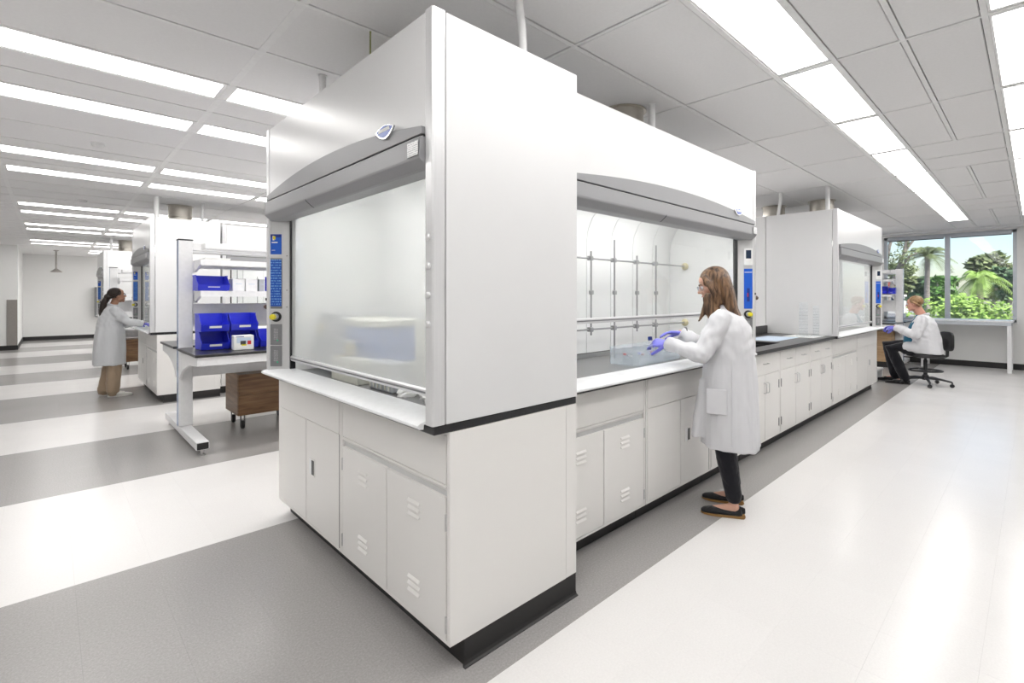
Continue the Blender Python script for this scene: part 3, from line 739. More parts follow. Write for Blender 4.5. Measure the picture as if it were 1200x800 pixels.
    if lattice:
        Yr = .55
        for z in (1.67, 1.17):
            MB().tube([(.15, Yr, z), (W - .15, Yr, z)], .0065, 10).build('lattice_rod', 'rod_steel', t, smooth=True)
            MB().lathe([(.03, -.002), (.032, -.012), (.014, -.03)], (W - .147, Yr, z), 'x', 18).build('rod_flange', 'equip_beige', t, smooth=True)
        for i, (x, za, zb) in enumerate(((.33, .96, 1.82), (.62, 1.13, 1.72), (.91, 1.13, 1.72), (1.19, .945, 1.82), (1.49, 1.13, 1.72), (1.77, .945, 1.82))):
            rd = MB().tube([(x, Yr - .014, za), (x, Yr - .014, zb)], .0065, 10).build('lattice_rod', 'rod_steel', t, smooth=True)
            for z in (1.67, 1.17): B('clamp', 'rod_steel', rd, x - .016, x + .016, Yr - .026, Yr + .012, z - .016, z + .016, .004)
            B('clamp', 'rod_steel', rd, x - .014, x + .018, Yr - .026, Yr - .002, 1.415, 1.445, .004)
    return t

hood1 = build_hood('fume_hood', 'large white fume hood with a closed glare-painted sash at the end of the island', 1.849, .81, 1.00, 'sash_glare', (1.0, 3.327, 0), -PI / 2, True, None)
hood2 = build_hood('fume_hood', 'white fume hood with a metal rod lattice, open in front of the standing brown-haired woman', 2.44, .80, 1.25, 'sash_clear', (1.86, 1.6, 0), 0, False, 'full', True)
hood3 = build_hood('fume_hood', 'white fume hood beyond the sink bench, its closed glass reflecting the window', 2.44, .80, 1.0, 'sash_mirror', (6.78, 1.6, 0), 0, False, 'full', False)
dup(hood3, (9.22, 3.205, 0), PI, 'white fume hood standing back to back with the one beyond the sink bench', 'fume hoods')
DX2, DX3 = -0.045, -0.11
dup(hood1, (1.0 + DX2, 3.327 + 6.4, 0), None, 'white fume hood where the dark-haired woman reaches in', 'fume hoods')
dup(hood2, (1.86 + DX2, 1.6 + 6.4, 0), None, 'white fume hood seen between the shelves of the blue bins', 'fume hoods')
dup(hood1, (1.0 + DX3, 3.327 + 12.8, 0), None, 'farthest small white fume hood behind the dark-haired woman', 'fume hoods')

# ------------------------------------------------------------------ base cabinets
ZB, ZC = 0.105, 0.898
def louvers(door, x, z, w=.062, n=3):
    for q in range(n):
        zz = z + (q - (n - 1) / 2) * .027
        MB().prism([(-.001, zz - .004), (-.009, zz - .005), (-.003, zz + .005), (-.001, zz + .006)], 'x', x - w / 2, x + w / 2).build('louver', 'cabinet_white', door)
def hinge(parent, x, z, h=.06, m='steel'):
    b = MB().tube([(x, -.003, z - h / 2), (x, -.003, z + h / 2)], .005, 8).build('hinge', m, parent, smooth=True)
def dpull(parent, x, z, vertical=True):
    p = [(x, 0, z - .045), (x, -.02, z - .045), (x, -.028, z - .037), (x, -.028, z + .037), (x, -.02, z + .045), (x, 0, z + .045)] if vertical else \
        [(x - .045, 0, z), (x - .045, -.02, z), (x - .037, -.028, z), (x + .037, -.028, z), (x + .045, -.02, z), (x + .045, 0, z)]
    MB().tube(p, .0042, 8).build('handle', 'steel', parent, smooth=True)
def cabinet(label, kind, w, loc, rz, depth=.66, end=False, group='base cabinets under the hoods and bench'):
    t = thing('base_cabinet', label, 'cabinet', loc, rz, group)
    if kind == 'drawer':                       # open above so that a sink can hang in it
        MB().box(.002, w - .002, .020, depth, ZB, .66).box(.002, w - .002, .020, .09, .66, ZC).box(.002, w - .002, depth - .02, depth, .66, ZC).build('body', 'cabinet_white', t)
    else: B('body', 'cabinet_white', t, .002, w - .002, .020, depth, ZB, ZC)
    MB().box(.001, .017, 0, .02, ZB, ZC).box(w - .017, w - .001, 0, .02, ZB, ZC).box(.017, w - .017, 0, .02, ZC - .014, ZC).box(.017, w - .017, 0, .02, ZB, ZB + .014).build('face_frame', 'cabinet_white', t, .001)
    B('toe_kick', 'rubber', t, 0, w - (.075 if end else 0), .072, .085, 0, ZB - .001)
    a, b = .019, w - .019; m = (a + b) / 2; g = .0035
    if kind in ('vented', 'latch'):
        B('apron', 'cabinet_white', t, a + g, b - g, -.001, .018, .70, ZC - .016, .0012)
    if kind == 'vented':
        # finger channel with its rolled lip above a pair of louvered doors
        MB().prism([(-.001, .697), (-.004, .690), (.006, .676), (.017, .676), (.017, .698)], 'x', a, b).build('finger_lip', 'cabinet_white', t)
        B('channel', 'fascia', t, a, b, .012, .0195, .648, .676)  # grey colour stands in for the shade under the lip
        for (xa, xb, hx) in ((a + g, m - g, a), (m + g, b - g, b)):
            d = B('door', 'cabinet_white', t, xa, xb, -.002, .017, ZB + .016, .650, .0015)
            for z in (.545, .235): louvers(d, (xa + xb) / 2 + (.0), z, w * .10 if w < .7 else .085)
            for z in (.56, .18): hinge(d, hx, z)
    elif kind == 'latch':
        for q, (xa, xb) in enumerate(((a + g, m - g), (m + g, b - g))):
            d = B('door', 'cabinet_white', t, xa, xb, -.0005, .017, ZB + .016, .697, .0012)
            if q == 1:
                l_ = B('latch_plate', 'cabinet_white', d, xa + .05, xa + .125, -.004, .0, .395, .495, .003)
                B('latch_recess', 'sill_white', l_, xa + .055, xa + .088, -.0052, -.004, .402, .488); B('latch_grip', 'black', l_, xa + .086, xa + .118, -.0056, -.004, .405, .485)
        B('hinge_gap', 'dark_grey', t, b - g + .0004, b + .0014, -.0003, .01, ZB + .016, .697)
    elif kind == 'drawer':
        n = 2 if w > .8 else 1
        for q in range(n):
            xa = a + (b - a) * q / n + g; xb = a + (b - a) * (q + 1) / n - g
            d = B('drawer', 'cabinet_white', t, xa, xb, -.002, .017, .705, ZC - .016, .0015); dpull(d, (xa + xb) / 2, .80, False)
        for (xa, xb, hx, px_) in ((a + g, m - g, a + .012, m - .03), (m + g, b - g, b - .012, m + .03)):
            d = B('door', 'cabinet_white', t, xa, xb, -.002, .017, ZB + .016, .70, .0015); dpull(d, px_, .585)
            for z in (.585, .225): hinge(d, hx, z, .075, 'mid_grey')
    if end:
        B('end_panel', 'cabinet_white', t, w - .002, w + .001, .001, depth - .004, ZB, ZC); B('filler_panel', 'cabinet_white', t, w - .02, w, depth, depth + .07, ZB, ZC)
        e = B('end_kick', 'rubber', t, w - .075 + .055, w - .002, .072, depth + .069, .0, ZB - .001)
        MB().prism([(w - .001, .0), (w + .013, .0), (w + .0125, .003), (w + .004, .007), (w - .001, .018)], 'y', .062, depth + .069).build('cove_base', 'rubber', e, smooth=True)
        B('toe_return', 'rubber', t, w - .076, w - .019, .072, .085, 0, ZB - .001)
    return t
def hoodbase(ox, oy, tagw):
    # two units below the end hood (facing -x)
    cabinet('flush-doored white base cabinet with black latch under ' + tagw, 'latch', .924, (ox + 1.078, oy + 3.333, 0), -PI / 2)
    cabinet('white end base cabinet with louvered doors under ' + tagw, 'vented', .926, (ox + 1.078, oy + 2.408, 0), -PI / 2, end=True)
hoodbase(0, 0, 'the large corner hood'); hoodbase(DX2, 6.4, 'the hood of the dark-haired woman'); hoodbase(DX3, 12.8, 'the farthest hood')
CY = 1.662
cabinet('louvered white base cabinet under the hood with the rod lattice', 'vented', .86, (1.84, CY, 0), 0)
cabinet('flush white base cabinet with latch beside the standing woman', 'latch', .88, (2.705, CY, 0), 0)
cabinet('plain white base cabinet hidden behind the standing woman', 'latch', .705, (3.59, CY, 0), 0)
cabinet('white drawer cabinet next to the standing woman under the sink bench', 'drawer', .74, (4.30, CY, 0), 0)
cabinet('middle white drawer cabinet under the black sink bench', 'drawer', .90, (5.042, CY, 0), 0)
cabinet('white drawer cabinet under the sink bench next to the hood reflecting the window', 'drawer', .832, (5.944, CY, 0), 0)
cabinet('louvered white base cabinet under the hood reflecting the window', 'vented', 1.18, (6.79, CY, 0), 0)
cabinet('flush white base cabinet near the seated man', 'latch', 1.23, (7.975, CY, 0), 0)
cabinet('louvered white base cabinet seen under the bench of blue bins', 'vented', .86, (1.84 + DX2, CY + 6.4, 0), 0)
cabinet('flush white base cabinet seen under the bench of blue bins', 'latch', .88, (2.705 + DX2, CY + 6.4, 0), 0)
# worktops that carry the hoods
def worktop(label, x0, x1, y0, y1, z0=.899, z1=.931): 
    o = B('worktop', 'black_epoxy', None, x0, x1, y0, y1, z0, z1, .003); return tag(o, label, 'worktop', 'black worktops')
worktop('black epoxy worktop edge below the large corner hood', 1.008, 1.809, 1.482, 3.33)
worktop('black epoxy worktop edge below the hood of the dark-haired woman', 1.008 + DX2, 1.809 + DX2, 7.882, 9.73)
worktop('black epoxy worktop edge below the farthest hood', 1.008 + DX3, 1.809 + DX3, 14.282, 16.13)
worktop('black epoxy worktop under the hood with the rod lattice', 1.842, 4.298, 1.606, 2.40)
worktop('black epoxy worktop under the hood reflecting the window', 6.782, 9.235, 1.606, 2.40)
worktop('black epoxy worktop seen below the hood behind the blue bins', 1.842 + DX2, 4.298 + DX2, 8.006, 8.80)
# sink bench between the hoods
t = thing('sink_worktop', 'black epoxy worktop with a sunken sink between the two hoods', 'worktop', (0, 0, 0))
SX0, SX1, SY0, SY1 = 4.62, 5.42, 1.78, 2.16
MB().box(4.302, SX0, 1.625, 2.40, .899, .931).box(SX1, 6.778, 1.625, 2.40, .899, .931).box(SX0, SX1, 1.625, SY0, .899, .931).box(SX0, SX1, SY1, 2.40, .899, .931).build('slab', 'black_epoxy', t)
MB().box(SX0 - .01, SX0, SY0 - .01, SY1 + .01, .70, .8985).box(SX1, SX1 + .01, SY0 - .01, SY1 + .01, .70, .8985).box(SX0, SX1, SY0 - .01, SY0, .70, .8985).box(SX0, SX1, SY1, SY1 + .01, .70, .8985).box(SX0, SX1, SY0, SY1, .69, .70).build('sink_basin', 'black_epoxy', t)
B('backsplash', 'black_epoxy', t, 4.302, 6.778, 2.38, 2.40, .931, 1.03, .002)
MB().tube([(5.0, 2.26, .932), (5.0, 2.26, 1.20), (5.0, 2.22, 1.26), (5.0, 2.12, 1.28), (5.0, 2.04, 1.25), (5.0, 2.02, 1.20)], .011, 10).build('faucet', 'chrome', t, smooth=True)
B('overflow_strip', 'sill_white', t, SX0 + .02, SX0 + .16, SY0 + .03, SY0 + .08, .701, .706)
o = B('paper_sheet', 'paper_blue', None, 5.55, 6.25, 1.86, 2.2, .9315, .9335); tag(o, 'pale blue absorbent sheet lying on the black sink bench', 'paper')
o = B('paper_sheet', 'paper', None, 6.30, 6.74, 1.72, 2.05, .9315, .933); tag(o, 'white paper sheet on the bench against the next hood', 'paper')
def cyl(x, y, r, h, label):
    t = thing('graduated_cylinder', label, 'cylinder', (x, y, .9335), 0, 'clear cylinders on the sink bench')
    MB().lathe([(r * 1.7, 0), (r * 1.7, .012), (r * .9, .02)], n=18).build('foot', 'clear_glassware', t, smooth=True)
    MB().lathe([(r, .018), (r, h - .01), (r * 1.15, h)], n=18).build('barrel', 'clear_glassware', t, smooth=True)
    for q in range(9): MB().lathe([(r * 1.02, .06 + q * (h - .1) / 8), (r * 1.02, .063 + q * (h - .1) / 8)], n=18).build('graduation', 'clear_plastic', t)
cyl(6.42, 1.86, .045, .40, 'tall clear plastic graduated cylinder on the sink bench')
cyl(6.57, 1.77, .032, .36, 'slim clear graduated cylinder next to the tall one on the sink bench')

# duct fittings and conduits above the hoods
def conduit(label, pts, r=.022, m='white_plastic', cat='pipe', name='conduit'):
    t = thing(name, label, cat, pts[-1]); o = Vector(pts[-1])
    MB().tube([Vector(p) - o for p in pts], r, 10).build('pipe', m, t, smooth=True)
    MB().lathe([(r * 1.25, pts[0][2] - o.z - .001), (r * 1.25, pts[0][2] - o.z - .006), (r * 1.05, pts[0][2] - o.z - .008)], (pts[0][0] - o.x, pts[0][1] - o.y, 0)).build('flange', m, t, smooth=True)
ZT = 2.437
def down(u, v, label, r, bend=0.0, m='white_plastic'):
    a = pz(u, v, H); conduit(label, [(a.x, a.y, H - .003), (a.x, a.y, H - .08), (a.x + bend, a.y, H - .16), (a.x + bend, a.y, ZT)], r, m)
conduit('white pipe dropping to the top of the large corner hood', [(1.545, 1.60, H - .003), (1.55, 1.60, H - .05), (1.565, 1.60, H - .12), (1.572, 1.60, H - .2), (1.572, 1.60, ZT)], .019)
down(764, 121, 'short white pipe above the hood with the rod lattice', .024)
conduit('white pipe above the back edge of the hood reflecting the window', [(6.95, 2.28, H - .003), (6.95, 2.28, H - .1), (6.92, 2.3, ZT)], .02)
conduit('white pipe above the front corner of the hood reflecting the window', [(7.0, 1.76, H - .003), (7.0, 1.76, ZT)], .024)
conduit('short white pipe above the back end of the large corner hood', [(pz(378, 88, H).x, pz(378, 88, H).y, H - .003), (pz(378, 88, H).x, pz(378, 88, H).y, ZT)], .022)
conduit('thin green wire hanging above the large corner hood', [(pz(434, 36, H).x, pz(434, 36, H).y, H - .003), (pz(434, 36, H).x, pz(434, 36, H).y, H - .15), (pz(434, 36, H).x + .01, pz(434, 36, H).y, ZT)], .004, 'wire_green', 'wire', 'hanging_wire')
conduit('white pipe above the hood of the dark-haired woman', [(1.06, 8.12, H - .003), (1.06, 8.12, ZT)], .03)
conduit('white pipe beside the steel duct above the hood of the dark-haired woman', [(1.63, 8.3, H - .003), (1.63, 8.3, ZT)], .02)
conduit('white pipe above the farthest hood', [(1.05, 14.6, H - .003), (1.05, 14.6, ZT)], .03)

# ------------------------------------------------------------------ contents of the large hood (behind the glare-painted sash)
t = thing('pump_instrument', 'blue and white instrument with a slanted front inside the large hood', 'instrument', (1.45, 2.75, .9405), -PI / 2)
B('body', 'equip_blue', t, -.28, .30, -.18, .16, .09, .29, .01, 2); B('top_cover', 'equip_cream', t, -.30, .32, -.19, .17, .29, .33, .008, 2)
MB().prism([(-.24, .06), (-.18, .06), (-.16, .36), (-.20, .36)], 'x', -.34, -.02).build('control_panel', 'equip_grey', t, .004)
B('base', 'equip_cream', t, -.30, .32, -.17, .16, .0, .09, .005)
MB().lathe([(.035, 0), (.035, .02), (.02, .024)], (-.30, -.21, .26), '-y').build('dial', 'equip_beige', t, smooth=True)
t = thing('carton', 'cream carton standing in front of the blue instrument in the hood', 'box', (1.21, 2.62, .9405), -PI / 2)
B('carton_body', 'equip_cream', t, -.10, .22, -.05, .04, 0, .13, .003); B('carton_flap', 'equip_beige', t, -.04, .02, -.051, .041, .130, .138)
t = thing('reagent_jar', 'small amber jar with beige lid on the carton in the hood', 'jar', (1.21, 2.59, 1.0795))
MB().lathe([(.028, 0), (.032, .004), (.032, .05), (.022, .06)]).build('glass_body', 'equip_beige', t, smooth=True); MB().lathe([(.026, .06), (.026, .08)]).build('lid', 'equip_cream', t, smooth=True)
t = thing('basket_box', 'grey ribbed basket beside the carton in the hood', 'basket', (1.23, 2.18, .9405), -PI / 2)
B('basket', 'equip_grey', t, -.13, .10, -.05, .05, .0, .14, .006)
for q in range(6): B('rib', 'equip_cream', t, -.12 + q * .037, -.11 + q * .037, -.054, -.05, .01, .13)
t = thing('bottle_stand', 'tall white stand with looped tubing inside the large hood', 'stand', (1.45, 2.06, .9405), -PI / 2)
B('base', 'equip_cream', t, -.10, .14, -.10, .10, 0, .32, .008); B('column', 'paper_blue', t, -.08, .02, -.03, .05, .32, .62, .006)
MB().tube([(.0, 0, .62), (-.01, 0, .70), (.05, 0, .76), (.12, 0, .72), (.13, 0, .62), (.10, 0, .5), (.10, 0, .33)], .006, 8).build('tubing', 'tubing', t, smooth=True)
rnd = random.Random(4)
for q in range(5):
    t = thing('wipe', 'crumpled white wipe lying at the front of the large hood', 'wipe', (1.215 + .05 * (q % 2), 1.58 + .105 * q, .941), rnd.uniform(0, 6), 'crumpled wipes in the large hood')
    rs = []
    for i in range(6):
        z = .05 * i / 5; r_ = .05 * (1 - (i / 5) ** 2 * .8)
        rs.append([(r_ * math.cos(2 * PI * k / 9) * rnd.uniform(.75, 1.2), r_ * math.sin(2 * PI * k / 9) * rnd.uniform(.75, 1.2), z + (rnd.uniform(-.005, .008) if i else 0)) for k in range(9)])
    MB().rings(rs).build('sheet', 'paper', t)
# contents of the lattice hood: clear divided tray and three slim tubes hanging behind the hands
t = thing('divided_tray', 'clear plastic divided tray with small vials at the front of the open hood', 'tray', (3.10, 1.90, .9415), 0.05)
MB().box(-.30, .30, -.11, .11, 0, .004).box(-.30, .30, -.11, -.107, .004, .10).box(-.30, .30, .107, .11, .004, .12).box(-.30, -.297, -.107, .107, .004, .11).box(.297, .30, -.107, .107, .004, .11).build('tray_body', 'clear_plastic', t)
for q in range(3): B('divider', 'clear_plastic', t, -.15 + .15 * q, -.147 + .15 * q, -.106, .106, .0045, .10)
for (u, n_) in ((-.225, 3), (-.08, 2), (.07, 2), (.22, 1)):
    for q in range(n_):
        v_ = thing('vial', 'small capped vial standing in the clear divided tray', 'vial', (3.10 + u + .03 * (q - 1), 1.86 + .045 * q, .946), 0, 'vials in the divided tray')
        MB().lathe([(.012, 0), (.013, .003), (.013, .045), (.009, .05)], n=12).build('glass_body', 'clear_plastic', v_, smooth=True)
        MB().lathe([(.011, .0505), (.011, .062)], n=12).build('cap', ['red', 'bin_blue', 'paper', 'equip_grey'][(q + int(u * 100)) % 4], v_, smooth=True)
# window table
t = thing('window_table', 'long white table with square legs standing along the window', 'table', (12.75, 0.31, 0))
B('tabletop', 'sill_white', t, 0, .70, -.03, 1.30, .93, .958, .004)
B('front_rail', 'window_frame', t, .005, .03, .0, 1.27, .862, .929, .002); B('side_rail', 'window_frame', t, .03, .68, -.01, .015, .862, .929, .002)
for (x, y) in ((.0, -.01), (.62, -.01), (.0, 1.21), (.62, 1.21)):
    B('leg', 'frame_white', t, x, x + .06, y, y + .06, 0, .861, .003)
# ------------------------------------------------------------------ double-sided benches with shelf racks
def bench(label, loc, rz, L=2.4):
    t = thing('rack_bench', label, 'workbench', loc, rz, 'double-sided benches with shelf racks')
    for (x, xi) in ((0, 0), (L - .12, 1)):
        p = B('post', 'frame_white', t, x, x + .12, -.045, .045, .125, 1.955, .006, 2)
        B('slot_face', 'post_slot', p, x - .002, x, -.036, .036, .13, 1.95); B('post_cap', 'dark_grey', p, x - .004, x + .124, -.05, .05, 1.955, 1.968, .003)
        f = B('foot', 'frame_white', t, x + .01, x + .11, -.78, .78, .055, .125, .006, 2)
        for y in (-.79, .78): B('end_cap', 'black', f, x + .016, x + .104, y, y + .01, .062, .118)
        for y in (-.74, .74): MB().lathe([(.028, 0), (.028, .012), (.012, .016), (.012, .055)], (x + .06, y, 0), n=14).build('leveler', 'steel', f, smooth=True)
    for s in (-1, 1):
        B('worktop', 'black_epoxy', t, -.02, L + .02, s * .90, s * .10, .878, .902, .003)
        B('apron', 'frame_white', t, .0, L, s * .88, s * .855, .80, .877, .002)
        for x in (.0, L - .025):
            g = [(s * .05, .60), (s * .05, .877), (s * .86, .877), (s * .86, .80), (s * .55, .78), (s * .30, .72), (s * .16, .66), (s * .10, .60)]
            MB().prism(g, 'x', x, x + .025).build('bracket', 'frame_white', t)
        for z in (1.40, 1.70):
            sh = MB().box(.125, L - .125, s * .06, s * .36, z + .04, z + .055).box(.125, L - .125, s * .36, s * .352, z, z + .055).build('shelf', 'frame_white', t)
            for x in (.13, L - .155): MB().prism([(s * .055, z - .06), (s * .055, z + .039), (s * .34, z + .039), (s * .34, z + .02)], 'x', x, x + .02).build('shelf_bracket', 'frame_white', sh)
        B('light_bar', 'frame_white', t, .16, L - .16, s * .20, s * .36, 1.855, 1.915, .01, 2)
        MB().tube([(.128, s * .06, 1.36), (.145, s * .10, 1.34), (.15, s * .11, 1.44), (.135, s * .08, 1.50)], .004, 6).build('cable', 'dark_grey', t, smooth=True)
    B('back_panel', 'frame_white', t, .12, L - .12, -.012, .012, 1.10, 1.33, .002)
    B('top_rail', 'frame_white', t, .12, L - .12, -.03, .03, 1.86, 1.94, .004)
    B('modesty_panel', 'frame_white', t, .12, L - .12, -.012, .012, .60, .875, .002)
    return t
BX, BY = 0.925, 5.79
b1 = bench('white double-sided bench with shelf rack and blue bins', (BX, BY, 0), 0)
dup(b1, (BX + DX2 - .03, BY + 6.4, 0), None, 'white shelf rack bench seen past the dark-haired woman')
# bench along the window, seen behind the seated man
b3 = bench('white shelf rack bench by the window behind the seated man', (12.35, 1.80, 0), PI / 2, 1.6)

def bin_proto(label, loc, rz=0.0, group=None, wd=.215, dp=.27, ht=.165, name='storage_bin'):
    t = thing(name, label, 'bin', loc, rz, group); h = wd / 2; th = .004
    side = [(-dp / 2 + .045, .003), (dp / 2, .003), (dp / 2, ht), (-dp / 2 + .10, ht), (-dp / 2 + .055, ht * .62), (-dp / 2 + .02, ht * .5), (-dp / 2, ht * .42), (-dp / 2 + .02, .01)]
    mb = MB()
    for x in (-h, h - th): mb.prism(side, 'x', x, x + th)
    mb.box(-h + th, h - th, -dp / 2 + .03, dp / 2, .003, .007).box(-h + th, h - th, dp / 2 - th, dp / 2, .007, ht)
    mb.hexa([(-h + th, -dp / 2 + .02, .007), (h - th, -dp / 2 + .02, .007), (h - th, -dp / 2 + .03, .007), (-h + th, -dp / 2 + .03, .007),
             (-h + th, -dp / 2, ht * .40), (h - th, -dp / 2, ht * .40), (h - th, -dp / 2 + .006, ht * .40), (-h + th, -dp / 2 + .006, ht * .40)])
    mb.build('tub', 'bin_blue', t)
    MB().box(-h - .004, -h + .006, -dp / 2 + .10, dp / 2, ht - .006, ht + .003).box(h - .006, h + .004, -dp / 2 + .10, dp / 2, ht - .006, ht + .003).box(-h, h, dp / 2 - .008, dp / 2 + .004, ht - .006, ht + .003).build('rim', 'bin_blue', t, .001)
    MB().box(-h + .01, -h + .03, -dp / 2 + .06, dp / 2 - .05, 0, .003).box(h - .03, h - .01, -dp / 2 + .06, dp / 2 - .05, 0, .003).build('stacking_foot', 'bin_blue', t)
    MB().hexa([(-.05, -dp / 2 + .0085, .035), (.05, -dp / 2 + .0085, .035), (.05, -dp / 2 + .014, .035), (-.05, -dp / 2 + .014, .035),
               (-.05, -dp / 2 + .0035, .056), (.05, -dp / 2 + .0035, .056), (.05, -dp / 2 + .009, .056), (-.05, -dp / 2 + .009, .056)]).build('label_card', 'paper', t)
    return t
G = 'blue storage bins on the rack bench'
bp = bin_proto('blue bin at the bottom of the stack next to the bench post', (1.135, 5.36, .9025), 0, G, .235)
dup(bp, (1.385, 5.36, .9025), None, 'blue bin at the bottom of the stack behind the white picture box', G)
dup(bp, (1.635, 5.34, .9025), None, 'single blue bin on the bench beside the corner hood post', G)
dup(bp, (1.135, 5.37, .9025 + .169), None, 'blue bin on top of the stack next to the bench post', G)
dup(bp, (1.385, 5.37, .9025 + .169), None, 'blue bin holding a red item on top of the stack', G)
bs = bin_proto('blue bin on the shelf above the stacked bins', (1.165, 5.55, 1.4555), 0, G, .27, .24, .15)
dup(bs, (1.84, 5.54, 1.4555), .55, 'tilted blue bin on the shelf beside the corner hood post', G)
o = B('red_cap', 'red', None, 1.33, 1.37, 5.30, 5.335, 1.0795, 1.105, .004); tag(o, 'small red cap lying inside the top blue bin', 'cap')
t = thing('picture_box', 'small white box with a blue and red printed front before the bins', 'box', (1.335, 5.13, .9025), -.05)
B('carton', 'white_plastic', t, -.085, .085, -.05, .05, 0, .135, .006, 2)
for (a, b, c, d, m_) in ((-.06, .06, .065, .115, 'paper_blue'), (-.03, .015, .05, .085, 'dark_grey'), (.03, .06, .05, .085, 'red'), (-.065, .0, .12, .126, 'label_navy'), (-.02, .02, .04, .055, 'yellow')):
    B('print', m_, t, a, b, -.0515 - .0005 * (m_ in ('red', 'dark_grey', 'yellow')), -.05, c, d)
t = thing('paper_stack', 'stack of white papers on the upper shelf of the bin rack', 'papers', (1.20, 5.60, 1.7555))
for q in range(4): B('sheet', 'paper', t, -.11 + .004 * q, .11 + .003 * q, -.12, .10, q * .006, q * .006 + .005)
for i, (x, lb) in enumerate(((1.40, 'white binder carton standing on the shelf beside the blue bin'), (1.52, 'second white carton standing on the shelf beside the first'), (1.645, 'slim grey carton at the end of the shelf row'))):
    t = thing('file_carton', lb, 'box', (x, 5.60, 1.4555)); B('carton_body', 'white_plastic' if i < 2 else 'equip_grey', t, -.055, .055 if i < 2 else -.005, -.08, .09, 0, .125, .003)
    B('spine_label', 'paper_blue', t, -.03, .0 if i > 1 else .03, -.0815, -.08, .07, .075)
def pedestal(label, loc, rz, w, d, z0, z1, m, wheels=True):
    t = thing('mobile_pedestal', label, 'cabinet', loc, rz)
    B('carcass', m, t, 0, w, 0.018, d, z0, z1, .002)
    n = 2
    for q in range(n):
        a = z0 + (z1 - z0) * q / n + .002; b = z0 + (z1 - z0) * (q + 1) / n - .002
        dr = B('drawer', m, t, .003, w - .003, 0, .017, a, b, .001)
    if wheels:
        for (x, y) in ((.06, .07), (w - .06, .07), (.06, d - .07), (w - .06, d - .07)):
            c = MB().lathe([(.042, -.014), (.045, -.008), (.045, .008), (.042, .014)], (x, y, .045), 'x', 16).build('caster', 'rubber', t, smooth=True)
            MB().box(x - .02, x - .016, y - .02, y + .02, .04, z0).box(x + .016, x + .02, y - .02, y + .02, .04, z0).box(x - .02, x + .02, y - .02, y + .02, z0 - .006, z0).build('fork', 'dark_grey', c)
    else: B('plinth', 'rubber', t, .01, w - .01, .03, d, 0, z0)
pedestal('walnut mobile pedestal on casters under the blue bin bench', (1.44, 5.70, 0), 0, .60, .50, .15, .58, 'walnut')
pedestal('dark walnut mobile pedestal under the bench behind the dark-haired woman', (1.05, 11.9, 0), 0, .45, .5, .15, .58, 'walnut')
pedestal('light oak cabinet under the window bench behind the seated man', (12.05, 2.55, 0), -PI / 2, .62, .27, .11, .72, 'oak', False)
# things on the second rack
t = thing('instrument_case', 'dark instrument case with blue edges on the upper shelf past the dark-haired woman', 'instrument', (1.40, 11.93, 1.7555))
B('case', 'dark_grey', t, -.18, .22, -.1, .14, 0, .092, .008, 2); B('trim_bar', 'equip_blue', t, -.185, .225, -.105, -.1, .015, .025); B('trim_bar', 'equip_blue', t, -.185, .225, -.105, -.1, .07, .078); B('note', 'paper', t, -.0, .06, -.107, -.1, .035, .065)
t = thing('blue_carton', 'bright blue carton on the shelf past the dark-haired woman', 'box', (1.33, 11.95, 1.4555)); B('carton_body', 'equip_blue', t, -.12, .12, -.1, .1, 0, .12, .004); B('lid', 'equip_cream', t, -.122, .122, -.102, .102, .12, .14, .003)
t = thing('black_box_stack', 'stack of black boxes beside the blue carton on the far shelf', 'box', (1.58, 11.95, 1.4555))
for q in range(3): B('box_layer', 'dark_grey', t, -.1, .1, -.1, .1, q * .055, q * .055 + .05, .004)
# bottles on the window rack
bw_ = dup(bs, (12.18, 2.13, 1.4555), -PI / 2, 'blue bin on the window rack above the seated man', 'blue bins by the window')
dup(bs, (12.18, 1.955, 1.4555), -PI / 2, 'small blue bin at the end of the window rack shelf', 'blue bins by the window').scale = (.42, .6, .8)
bw_.scale = (.8, .8, 1)

# ------------------------------------------------------------------ the stool of the seated man, and the step by his feet
SXc, SYc = 10.12, 1.20
t = thing('lab_stool', 'black swivel lab stool with backrest and foot ring under the seated man', 'stool', (SXc, SYc, 0), math.radians(32))
for q in range(5):
    a = q * 2 * PI / 5 + .35; d = Vector((math.cos(a), math.sin(a), 0))
    MB().tube([d * .03 + Vector((0, 0, .115)), d * .18 + Vector((0, 0, .11)), d * .32 + Vector((0, 0, .082))], [(.020, .026), (.018, .022), (.014, .017)], 8).build('base_arm', 'stool_black', t, smooth=True)
    p = d * .32
    c = MB().lathe([(.024, -.018), (.028, -.012), (.028, -.003), (.02, -.002), (.02, .002), (.028, .003), (.028, .012), (.024, .018)], (p.x, p.y, .028), 'x', 14).build('caster', 'stool_black', t, smooth=True)
    MB().tube([(p.x, p.y, .05), (p.x, p.y, .085)], .012, 8).build('caster_stem', 'dark_grey', c, smooth=True)
MB().lathe([(.045, .085), (.045, .15), (.032, .17), (.026, .172), (.026, .40), (.018, .402), (.018, .44)], n=18).build('gas_column', 'stool_black', t, smooth=True)
ring = [(.21 * math.cos(2 * PI * k / 24), .21 * math.sin(2 * PI * k / 24), .235) for k in range(25)]
MB().tube(ring, .012, 8).build('foot_ring', 'stool_black', t, smooth=True)
for q in range(3):
    a = q * 2 * PI / 3; MB().tube([(.02 * math.cos(a), .02 * math.sin(a), .235), (.205 * math.cos(a), .205 * math.sin(a), .235)], .008, 6).build('ring_spoke', 'stool_black', t, smooth=True)
B('seat_plate', 'dark_grey', t, -.10, .10, -.12, .12, .435, .45, .004)
prof = []
